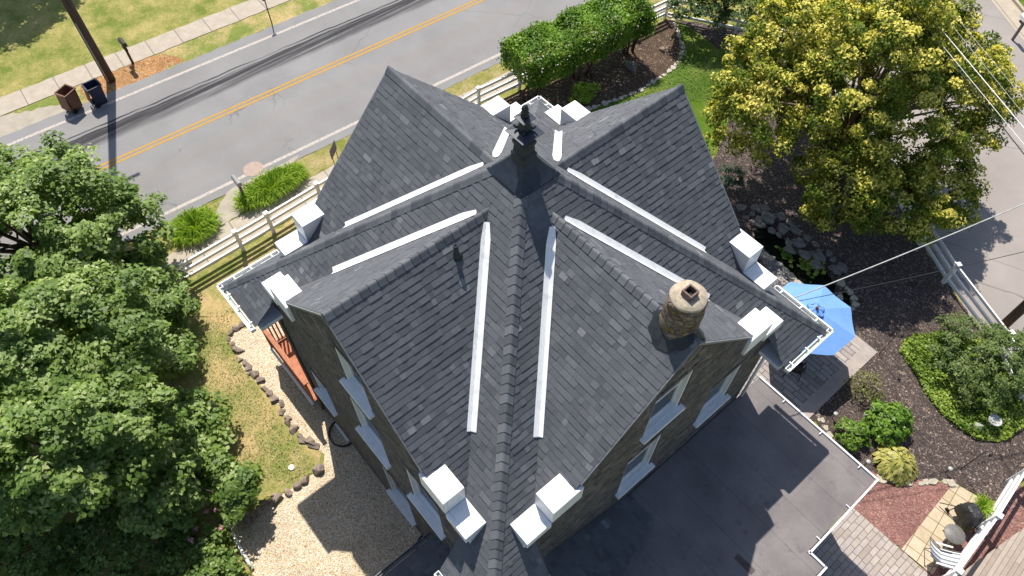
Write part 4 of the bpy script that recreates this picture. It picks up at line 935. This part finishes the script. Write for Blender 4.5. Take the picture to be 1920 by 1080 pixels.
for k, (pl, sz_) in enumerate((([(-0.52, 12.40), (-0.36, 13.01), (0.12, 13.42), (0.78, 13.52), (1.49, 13.36), (2.15, 13.42), (2.79, 13.38), (3.36, 13.27), (3.90, 13.07)], .42), ([(-0.11, 12.37), (0.21, 12.97), (0.88, 13.06), (1.64, 12.89), (2.27, 13.00), (2.88, 13.02), (3.52, 12.85)], .46), ([(0.25, 12.59), (0.86, 12.69), (1.70, 12.48), (2.37, 12.60), (2.99, 12.64)], .42), ([(-0.82, 12.73), (-0.60, 13.30), (-0.15, 13.62)], .4))):
    stones('pond_stone', pl, sz_, M_stoneA, 'grey flagstone heaped along the upper bank of the pond', 'stone', 'flagstones on the upper pond bank', 31+k, True, .38, z=.05*k if k < 3 else 0, jit=.07)
stones('pond_stone', [(1.17, 11.53), (1.62, 11.60), (2.10, 11.58), (2.63, 11.48), (3.09, 11.43)], .36, M_stoneC, 'tan flat stone along the pebble side of the pond', 'stone', 'flat stones on the pebble side of the pond', 36, True, .35)
stones('pond_stone', [(3.86, 12.65), (4.26, 12.63), (4.63, 12.52), (4.88, 12.09), (4.79, 11.63), (4.45, 11.65), (4.19, 12.14)], .27, M_stoneC, 'grey stone ringing the small basin at the pond end', 'stone', 'stones round the small basin', 37, True, .6)
o = sheet('pond', [(0.12, 12.15), (0.44, 12.69), (1.21, 12.71), (1.88, 12.45), (2.52, 12.67), (3.17, 12.73), (3.82, 12.45), (4.18, 11.76), (3.71, 11.42), (2.95, 11.45), (2.02, 11.68), (1.22, 11.71), (0.60, 11.77)], .018, M_water, 0)
o = sheet('pond', [(4.13, 12.48), (4.47, 12.47), (4.72, 12.05), (4.57, 11.80)], .02, M_water, 0)
for k, (px_, lab, mt, n_, rr) in enumerate(((((2.599, 12.368)), 'yellow green lily pads floating on the pond', ML_lime, 60, .5), (((1.723, 12.189)), 'dark green water plant in the upper pond', ML_bright, 35, .28))):
    r = np.random.default_rng(k); p = np.stack([px_[0]+r.normal(size=n_)*rr*.6, px_[1]+r.normal(size=n_)*rr*.5, .05+r.uniform(0, .12, n_)], 1)
    o = empty('water_plant_group', (0,0,0), None, None) if False else None; tag(leaves('water_plant', p, np.array([0, 0, 1.])+r.normal(size=p.shape)*.2, .2, .17, mt, None, None, k+3, .05, .02), lab, 'water plant')
for px_, s_, lab, mt in (((-9.662, 17.383), .26, 'brown rock in the sunny front bed', M_stoneB), ((-9.754, 15.314), .40, 'long flat rock in the shade of the hedge', M_stoneA), ((-9.240, 14.101), .09, 'small white stone near the curved edging', M_stoneC)):
    me = rock(random.Random(int(s_*100)), s_, s_*.7, s_*.6); me.materials.append(mt); o = link(bpy.data.objects.new('rock', me)); o.location = (*px_, s_*.25); tag(o, lab, 'rock')

# ---------------------------------------------------------------- fences
def fence(name, pts, posts, label, h_=1.15, mat=M_vinyl, thick=.055):
    """pts: polyline of the base; posts: (segment, fraction); three rails"""
    f_ = empty(name, (*pts[0], 0), label, 'fence'); o0 = Vector((*pts[0], 0)); V = [Vector((*p, 0))-o0 for p in pts]
    for zr in (.30, .68, 1.04):
        mb = MB()
        for a_, b_ in zip(V[:-1], V[1:]): mb.bar(a_+Vector((0, 0, zr)), b_+Vector((0, 0, zr)), thick, .13)
        mb.build('rail', mat, f_, bevel=.006)
    for sgm, fr_ in posts:
        p = V[sgm].lerp(V[sgm+1], fr_); dv = (V[sgm+1]-V[sgm]); rz = math.atan2(dv.y, dv.x)
        mb = MB(); mb.box(p+Vector((0, 0, h_/2-.02)), (.13, .13, h_+.04), rz); po_ = mb.build('post', mat, f_, bevel=.008)
        mb = MB(); mb.box(p+Vector((0, 0, h_+.04)), (.17, .17, .04), rz); mb.box(p+Vector((0, 0, h_+.078)), (.14, .14, .035), rz, taper=.3); mb.build('cap', mat, po_)
    return f_
p1, p2 = (-11.901, -3.704), (-11.962, -2.359)
fl_ = [(-11.85, -11.6), (-11.93, -3.0), (-12.22, 8.4), (-11.8, 13.0), (-11.28, 19.22)]
def fr(sg, y): return (sg, (y-fl_[sg][1])/(fl_[sg+1][1]-fl_[sg][1]))
fence('rail_fence', fl_, [fr(0, -11.4), fr(0, -8.9), fr(0, -6.2), fr(0, p1[1]), fr(1, p2[1]), fr(1, -.1), fr(1, 2.1), fr(1, 4.3), fr(1, 6.4), fr(1, 8.2), fr(2, 10.4), fr(2, 12.7), fr(3, 15.0), fr(3, 17.2), (3, 1.0)], 'white three-rail fence along the front pavement', thick=.075)
fence('rail_fence', [(-11.20, 19.30), (-8.2, 21.1), (-5.6, 22.6), (-1.5, 20.4)], [(0, .965), (1, .9)], 'white rail fence across the rear of the front lawn')
rf = [(-1.5, 20.2), (6.047, 15.699), (9.3, 14.6), (12.1, 12.9)]
rv = ((6.352, 15.683)[0], (6.352, 15.683)[1]); rv2 = (9.090, 14.490)
rf = [(-1.0, 19.8), rv, rv2, (12.2, 12.2)]
fence('rail_fence', rf, [(0, .2), (0, .5), (0, .78), (0, 1.0), (1, 1.0), (2, .5), (2, 1)], 'white rail fence between the mulch bed and the side street')
b0, b1, b2 = (11.933, 10.340), (12.109, 8.384), (12.201, 6.067)
fence('rail_fence', [(12.2, 12.1), b0, b1, b2, (b2[0]+.1, b2[1]-2.4)], [(0, .97), (1, 1.0), (2, 1.0)], 'white rail fence beside the wooden deck at the lower right')

# ---------------------------------------------------------------- street things
up_ = empty('utility_pole', (*(-24.483, -3.557), 0), 'brown wooden utility pole beside the two wheeled bins', 'utility pole')
mb = MB(); mb.tube([(0, 0, -.1), (.02, 0, 3), (0, 0, 6), (0, 0, 11.4)], [.21, .19, .17, .14], 14); mb.build('pole', M_pole, up_)
mb = MB(); mb.tube([(.15, -.14, .05), (.14, -.13, 3.2)], .028, 6); mb.build('ground_wire_guard', M_wire, up_)
mb = MB(); mb.box((0, 0, 10.8), (.11, 2.3, .13)); mb.build('crossarm', M_pole, up_)
up2 = empty('utility_pole', (*(8.813, 15.632), 0), 'brown wooden utility pole standing behind the big round shrub', 'utility pole')
mb = MB(); mb.tube([(0, 0, -.1), (0, 0, 3), (0, 0, 6), (0, 0, 10)], [.17, .16, .145, .12], 14); mb.build('pole', M_pole, up2)
mb = MB(); mb.box((0, 0, 9.3), (2.2, .11, .13), R(-33)); mb.build('crossarm', M_pole, up2)

def bin_(name, label, loc, mat, rz, lid_open):
    t_ = empty(name, (*loc, 0), label, 'wheelie bin', 'wheeled bins by the utility pole', rz)
    mb = MB(); w0, w1, d0, d1, h0, h1, th = .21, .275, .22, .30, .06, 1.02, .018
    def ring(wx, dy, z): return [(-wx, -dy, z), (wx, -dy, z), (wx, dy, z), (-wx, dy, z)]
    vs = ring(w0, d0, h0)+ring(w1, d1, h1)+ring(w1-th, d1-th, h1)+ring(w0-th, d0-th, h0+.03)
    fs = [(0, 3, 2, 1)]
    for b_ in (0, 4, 8):
        for j in range(4): fs.append((b_+j, b_+(j+1) % 4, b_+4+(j+1) % 4, b_+4+j))
    fs.append((12, 13, 14, 15)); mb.add(vs, fs); mb.build('body', mat, t_)
    mb = MB()
    for a_, b_ in (((-w1-.02, -d1-.02), (w1+.02, -d1-.02)), ((w1+.02, -d1-.02), (w1+.02, d1+.02)), ((w1+.02, d1+.02), (-w1-.02, d1+.02)), ((-w1-.02, d1+.02), (-w1-.02, -d1-.02))): mb.bar((*a_, h1-.015), (*b_, h1-.015), .035, .05)
    mb.build('rim', mat, t_, bevel=.008)
    mb = MB(); mb.box((0, d1+.06, .62), (.54, .03, .78), Matrix.Rotation(R(8), 3, 'X')); mb.box((0, d1+.035, .24), (.5, .05, .03)); mb.build('lid', mat, t_, bevel=.012)
    mb = MB(); mb.tube([(-.2, d1+.06, h1-.02), (.2, d1+.06, h1-.02)], .018, 8); mb.build('handle', mat, t_)
    for s_ in (-1, 1):
        mb = MB(); mb.tube([(s_*.20, d0+.02, .11), (s_*.27, d0+.02, .11)], .11, 16); mb.build('wheel', M_tyre, t_)
    return t_
b1_ = bin_('wheeled_bin', 'brown wheeled bin with its lid hanging open', (-23.692, -5.506), M_binbrown, R(205), True)
b2_ = bin_('wheeled_bin', 'dark blue wheeled bin right of the brown bin', (-23.327, -4.483), M_binblue, R(182), True)
mb = MB(); mb.box((0, -.258, .42), (.13, .004, .12), Matrix.Rotation(R(-4), 3, 'X')); mb.build('label_patch', M_wire, b2_)

def mailbox(loc, rz, h_, mbox, mpost, label, extra=False):
    t_ = empty('mailbox', (*loc, 0), label, 'mailbox', None, rz)
    mb = MB(); mb.box((0, 0, h_/2-.05), (.10, .10, h_+.1)); mb.box((.12, 0, h_-.16), (.34, .07, .08)); mb.build('post', mpost, t_)
    mb = MB(); vs = []; fs = []; prof = [(-.095, 0), (.095, 0), (.095, .12)]+[(.095*math.cos(a_), .12+.095*math.sin(a_)) for a_ in np.linspace(.35, 2.8, 7)]+[(-.095, .12)]
    n_ = len(prof)
    for x_ in (-.18, .36): vs += [(x_, p[0], h_+.01+p[1]) for p in prof]
    fs = [tuple(range(n_)), tuple(range(n_, 2*n_))]+[(i, (i+1) % n_, n_+(i+1) % n_, n_+i) for i in range(n_)]
    mb.add(vs, fs); bx_ = mb.build('box', mbox, t_)
    mb = MB(); mb.box((.366, 0, h_+.11), (.012, .17, .19)); mb.build('door', mbox, bx_, bevel=.004)
    if extra:
        mb = MB(); mb.tube([(.12, .0, h_-.32), (-.30, .0, h_-.32)], .07, 10); mb.build('newspaper_tube', mbox, t_)
    return t_
mailbox((-14.034, -2.406), R(178), 1.05, plain('grey_box_paint', (.27, .26, .255, 1), .5, .4), M_postwood, 'grey mailbox on a post by the daylilies')
mailbox((-24.957, -2.285), R(0), 1.10, plain('dark_brown_box', (.05, .035, .03, 1), .7), M_pole, 'small dark mailbox beyond the road near the utility pole', True)
mailbox((0.655, 30.959), R(147), 1.05, M_vinyl, M_postwood, 'white mailbox on a dark post across the side street')
t_ = empty('marker_post', (*(-23.322, 4.150), 0), 'thin dark post on the far verge at the top', 'post'); mb = MB(); mb.tube([(0, 0, -.05), (0, 0, 1.5)], .028, 7); mb.build('post', M_iron, t_); mb = MB(); mb.box((0, 0, 1.42), (.03, .22, .2)); mb.build('plate', M_iron, t_)
t_ = empty('yard_sign', (*(-13.297, 1.464), 0), 'dark yard sign seen edge-on beside the front gable', 'sign')
mb = MB(); mb.box((0, 0, .98), (.03, .62, .5), R(40)); mb.build('panel', M_postwood, t_)
for s_ in (-1, 1): mb = MB(); mb.tube([(s_*.22*math.sin(R(40))*-1, s_*.22*math.cos(R(40)), -.05), (s_*.22*math.sin(R(40))*-1, s_*.22*math.cos(R(40)), .75)], .015, 6); mb.build('leg', M_iron, t_)

# overhead cables
def cable(a, b, r0, mat, label, sag=.25, group=None):
    a, b = Vector(a), Vector(b); pts = [a.lerp(b, i/16)-Vector((0, 0, sag*4*(i/16)*(1-i/16))) for i in range(17)]
    mb = MB(); mb.tube(pts, r0, 6); return tag(mb.build('overhead_cable', mat), label, 'cable', group)
def ext(a, b, k0, k1): a, b = Vector(a), Vector(b); return a-(b-a)*k0, b+(b-a)*k1
A_, B_ = (4.395, 5.704, 6.450), (6.773, 12.266, 7.600); a_, b_ = ext(A_, B_, 0, .25); cable(a_, b_, .018, M_wire, 'pale service cable from the right eave over the umbrella', .12)
A_, B_ = (4.510, 5.835, 6.350), (7.606, 11.536, 6.900); a_, b_ = ext(A_, B_, 0, .25); cable(a_, b_, .010, M_wired, 'thin dark cable below the pale service cable', .1)
for A_, B_, rr, mt, lab in (((4.328, 14.313, 8.000), (5.891, 13.428, 8.000), 0.014, M_wired, 'black overhead line over the side street, lowest of the bundle'), ((3.777, 14.974, 8.200), (5.395, 14.108, 8.200), 0.013, M_vinyl, 'thick white overhead line above the black line'), ((3.912, 15.172, 8.300), (5.137, 14.468, 8.300), 0.007, M_wire, 'thin pale overhead line right of the thick white line'), ((3.923, 15.439, 8.400), (4.828, 14.920, 8.400), 0.007, M_wire, 'thin pale overhead line nearest the kerb'), ((4.160, 14.603, 8.000), (5.701, 13.776, 8.000), 0.008, M_vinyl, 'white overhead line running close beside the black line')):
    a_, b_ = ext(A_, B_, 3, 3); cable(a_, b_, rr, mt, lab, .0)

# ---------------------------------------------------------------- patio umbrella, table and chairs
uc = Vector((4.41, 9.05, 0)); um = empty('patio_umbrella', uc, 'blue patio umbrella opened over the patio table', 'umbrella')
mb = MB(); ZT, ZR, RR = 2.52, 2.05, 1.48; vs = [(0, 0, ZT)]; fs = []; NS = 8
a0 = R(20)
for i in range(NS):
    for j in range(6):       # between ribs the hem is drawn in and the cloth dips
        a_ = a0+2*math.pi*(i+j/6)/NS; s_ = math.sin(math.pi*j/6); 
        for q, f in enumerate((.3, .65, 1.0)):
            rr = RR*f*(1-.075*s_*f); vs.append((rr*math.cos(a_), rr*math.sin(a_), ZT-(ZT-ZR)*(f**1.15)-.05*s_*f))
M_ = NS*6
for i in range(M_):
    j = (i+1) % M_; fs.append((0, 1+i*3, 1+j*3))
    for q in range(2): fs.append((1+i*3+q, 1+i*3+q+1, 1+j*3+q+1, 1+j*3+q))
mb.add(vs, fs); cn = mb.build('canopy', M_bluecloth, um)
so = cn.modifiers.new('thickness', 'SOLIDIFY'); so.thickness = .012
mb = MB(); vs = [(0, 0, ZT+.10)]; fs = []
for i in range(48):
    a_ = 2*math.pi*i/48; rr = .26*(1+.16*math.cos(6*a_)); vs.append((rr*math.cos(a_), rr*math.sin(a_), ZT-.03+.012*math.cos(6*a_)))
for i in range(48): fs.append((0, 1+i, 1+(i+1) % 48))
mb.add(vs, fs); vt = mb.build('vent_cap', M_bluecloth, cn); so = vt.modifiers.new('thickness', 'SOLIDIFY'); so.thickness = .012
mb = MB(); mb.tube([(.262*(1+.16*math.cos(6*a_))*math.cos(a_), .262*(1+.16*math.cos(6*a_))*math.sin(a_), ZT-.03) for a_ in np.linspace(0, 6.283, 49)], .016, 6); mb.build('trim', M_bluetrim, vt)
mb = MB(); mb.lathe([(.03, ZT+.06), (.055, ZT+.12), (.045, ZT+.17), (.01, ZT+.19)], n=12); mb.build('finial_knob', M_binbrown, um)
mb = MB(); mb.tube([(0, 0, .05), (0, 0, ZT+.05)], .024, 10); mb.build('pole', M_iron, um)
for i in range(NS):
    a_ = a0+2*math.pi*i/NS; mb = MB(); mb.tube([(.03*math.cos(a_), .03*math.sin(a_), ZT-.03), (RR*.5*math.cos(a_), RR*.5*math.sin(a_), ZT-(ZT-ZR)*.45-.02), (RR*.985*math.cos(a_), RR*.985*math.sin(a_), ZR-.01)], .012, 5); mb.build('rib', M_iron, um)
tb = empty('patio_table', uc+Vector((0, 0, .03)), 'round grey patio table under the blue umbrella', 'table')
mb = MB(); mb.lathe([(.60, .70), (.61, .715), (.60, .73)], n=36); mb.build('top', M_tabletop, tb)
mb = MB(); mb.tube([(.62*math.cos(a_), .62*math.sin(a_), .715) for a_ in np.linspace(0, 6.283, 41)], .022, 6); mb.build('rim', M_wire, tb)
for i in range(4):
    a_ = R(45+90*i); mb = MB(); mb.tube([(.45*math.cos(a_), .45*math.sin(a_), 0), (.38*math.cos(a_), .38*math.sin(a_), .4), (.5*math.cos(a_), .5*math.sin(a_), .69)], .02, 6); mb.build('leg', M_iron, tb)
def chair(loc, rz, label, group):
    t_ = empty('patio_chair', (*loc, .03), label, 'chair', group, rz)
    mb = MB(); mb.box((0, 0, .42), (.48, .46, .035)); mb.build('seat', M_cover, t_, bevel=.012)
    mb = MB(); mb.box((-.25, 0, .70), (.03, .46, .5), Matrix.Rotation(R(-12), 3, 'Y')); mb.build('backrest', M_cover, t_, bevel=.01)
    for s_ in (-1, 1):
        mb = MB(); mb.tube([(-.28, s_*.25, .62), (.05, s_*.27, .64), (.2, s_*.27, .58), (.22, s_*.26, .3), (.24, s_*.25, 0)], .014, 6); mb.build('arm', M_iron, t_)
        mb = MB(); mb.tube([(-.2, s_*.23, .42), (-.3, s_*.25, 0)], .014, 6); mb.build('leg', M_iron, t_)
    return t_
chair((5.05, 8.25), R(118), 'dark patio chair pushed to the table on its near side', 'chairs round the patio table')
chair((3.6, 8.75), R(25), 'dark patio chair between the patio table and the house', 'chairs round the patio table')
# shepherd's hooks and solar lights
for k, (px_, hh, lab) in enumerate((((6.594, 11.192), 1.5, 'black shepherd hook nearest the patio corner'), ((10.735, 9.602), 1.5, 'black shepherd hook in the mulch near the lower fence'))):
    t_ = empty('shepherd_hook', (*px_, 0), lab, 'garden hook', 'shepherd hooks in the mulch')
    mb = MB(); mb.tube([(0, 0, -.05), (0, 0, hh), (.02, .01, hh+.12), (.08, .02, hh+.19), (.15, .04, hh+.15), (.17, .05, hh+.06)], .013, 6); mb.build('rod', M_iron, t_)
    mb = MB(); mb.lathe([(.005, hh+.06), (.045, hh+.0), (.05, hh-.06), (.02, hh-.08)], (.17, .05, 0), 10); mb.build('hanging_ornament', M_iron, t_)
for k, (px_, lab) in enumerate((((10.482, 9.138), 'solar path light in the mulch above the flat stones'), ((8.661, 7.338), 'solar path light left of the golden hosta'), ((6.990, 7.916), 'solar path light by the lime green shrub'))):
    t_ = empty('solar_light', (*px_, 0), lab, 'garden light', 'solar path lights')
    mb = MB(); mb.tube([(0, 0, -.05), (0, 0, .3)], .012, 6); mb.build('stake', M_iron, t_)
    mb = MB(); mb.lathe([(.02, .26), (.045, .28), (.05, .34)], n=12); mb.build('lens', M_glass, t_)
    mb = MB(); mb.lathe([(.075, .34), (.07, .37), (.02, .39)], n=14); mb.build('cap', M_wire, t_)
# bird feeder stand and plaque beneath the round shrub
t_ = empty('garden_ornament', (*(10.508, 11.613), 0), 'small round grey garden ornament on a stand below the round shrub', 'garden ornament')
mb = MB(); mb.lathe([(.10, 0), (.05, .08), (.04, .38), (.07, .45)], n=14); mb.build('pedestal', M_wire, t_)
mb = MB(); mb.lathe([(.06, .45), (.20, .50), (.22, .54), (.19, .53), (.05, .49)], n=20); mb.build('bowl', M_wire, t_)
t_ = empty('garden_plaque', (*(10.319, 11.271), 0), 'pale square plaque in the ground cover beside the round ornament', 'plaque', None, R(20))
mb = MB(); mb.box((0, 0, .19), (.26, .2, .03), Matrix.Rotation(R(20), 3, 'X')); mb.build('plate', M_wire, t_, bevel=.006); mb = MB(); mb.box((0, 0, .08), (.05, .05, .18)); mb.build('stake', M_iron, t_)

# ---------------------------------------------------------------- lower right terrace
g_ = (12.048, 8.211); gr = empty('covered_grill', (*(11.620, 8.135), 0), 'barbecue grill under a black cover beside the fence', 'grill', None, R(-25))
mb = MB(); vs = []; fs = []
prof = [(.36, .25, .34), (.37, .25, .60), (.33, .24, .74), (.25, .21, .84), (.20, .17, .93), (.10, .09, .95)]
rr_ = random.Random(4)
for a_, b_, z in prof:
    for k in range(20):
        t__ = 2*math.pi*k/20; q = (abs(math.cos(t__))**6+abs(math.sin(t__))**6)**(-1/6); w_ = 1+rr_.uniform(-.06, .05); vs.append((a_*q*math.cos(t__)*w_*.95, b_*q*math.sin(t__)*w_*.95, z+rr_.uniform(-.015, .015)))
for i in range(len(prof)-1):
    for k in range(20): fs.append((i*20+k, i*20+(k+1) % 20, i*20+20+(k+1) % 20, i*20+20+k))
fs.append(tuple(range(len(prof)*20-20, len(prof)*20))); mb.add(vs, fs); mb.build('cover', M_cover, gr)
for sx in (-1, 1):
    for sy in (-1, 1): mb = MB(); mb.tube([(sx*.32, sy*.2, .35), (sx*.34, sy*.24, 0)], .016, 6); mb.build('leg', M_iron, gr)
for sy in (-1, 1): mb = MB(); mb.tube([(-.36, sy*.24, .08), (-.36, sy*.28, .08)], .08, 14); mb.build('wheel', M_tyre, gr)
mb = MB(); mb.tube([(-.34, -.22, .5), (-.62, -.40, .15)], .016, 6); mb.build('handle', M_iron, gr)
t_ = empty('side_table', (*(11.666, 7.309), 0), 'small round grey side table between grill and striped chair', 'table')
mb = MB(); mb.lathe([(.30, .47), (.31, .49), (.30, .505)], n=28); mb.build('top', M_tabletop, t_)
for i in range(3):
    a_ = R(30+120*i); mb = MB(); mb.tube([(.08*math.cos(a_), .08*math.sin(a_), .47), (.26*math.cos(a_), .26*math.sin(a_), 0)], .013, 6); mb.build('leg', M_iron, t_)
# striped folding chair
sc_ = empty('folding_chair', (*(11.844, 6.496), .025), 'white and grey striped folding chair on the tiles', 'chair', None, R(33))
def sling(name, a_, b_, wd=.50):
    mb = MB(); a_, b_ = Vector(a_), Vector(b_); rows = 7; vs = []; nrm = Vector((-(b_-a_).z, 0, (b_-a_).x)).normalized()
    for i in range(rows):
        f = i/(rows-1); c_ = a_.lerp(b_, f)-nrm*.03*math.sin(math.pi*f)
        for s_ in (-1, 1): vs.append((c_.x, s_*wd/2, c_.z))
    vs += [(v[0]-nrm.x*.015, v[1], v[2]-nrm.z*.015) for v in vs]; n2 = rows*2
    fs = [(i*2, i*2+1, i*2+3, i*2+2) for i in range(rows-1)]+[(n2+i*2, n2+i*2+2, n2+i*2+3, n2+i*2+1) for i in range(rows-1)]+[(i*2, i*2+2, n2+i*2+2, n2+i*2) for i in range(rows-1)]+[(i*2+1, n2+i*2+1, n2+i*2+3, i*2+3) for i in range(rows-1)]
    mb.add(vs, fs, smooth=True); return mb.build(name, M_stripe, sc_)
sling('backrest', (-.62, 0, .95), (-.08, 0, .38)); sling('seat', (-.08, 0, .38), (.46, 0, .44))
for s_ in (-1, 1):
    y_ = s_*.27
    mb = MB(); mb.tube([(-.64, y_, .96), (-.08, y_, .37), (.10, y_, .2), (.26, y_, 0)], .014, 6); mb.tube([(.47, y_, .45), (.05, y_, .36), (-.38, y_, .02)], .014, 6); mb.build('frame', M_postwood, sc_)
    mb = MB(); mb.box((-.08, s_*.30, .60), (.5, .05, .025)); mb.build('armrest', M_vinyl, sc_, bevel=.008)
mb = MB(); mb.tube([(-.38, -.27, .02), (-.38, .27, .02)], .014, 6); mb.build('stretcher', M_postwood, sc_)
# potted plant
pp = empty('potted_plant', (*(11.765, 8.691), 0), 'spiky green plant in a round pot beside the covered grill', 'plant')
mb = MB(); mb.lathe([(.15, 0), (.21, .28), (.225, .33), (.20, .33), (.19, .27)], n=20); mb.build('pot', M_stoneB, pp)
b_ = blades('spiky_plant', (0, 0), .16, .16, .55, 110, .028, ML_lily, None, 97); 
for ch_ in list(b_.children): ch_.parent = pp; ch_.location.z = .3
bpy.data.objects.remove(b_)
# small things on the yard
t_ = empty('drain_cap', (*(-3.176, -6.800), 0), 'white round cap in the patchy grass', 'cap'); mb = MB(); mb.lathe([(.10, 0), (.10, .03), (.085, .04), (.02, .045)], n=18); mb.build('cap', M_vinyl, t_)
pa_, pb_, pc_ = (-3.409, -9.228), (-2.474, -9.257), (-1.196, -9.315)
for a_, b_, lab in ((pa_, (-2.725, -9.230), 'short white pipe edging at the upper end under the leaves'), ((-2.538, -9.258), pc_, 'long white pipe edging between gravel and bushes')):
    mb = MB(); mb.tube([(*a_, .07), ((a_[0]+b_[0])/2, (a_[1]+b_[1])/2, .075), (*b_, .07)], .06, 10); o = tag(mb.build('edging_pipe', M_vinyl), lab, 'pipe')
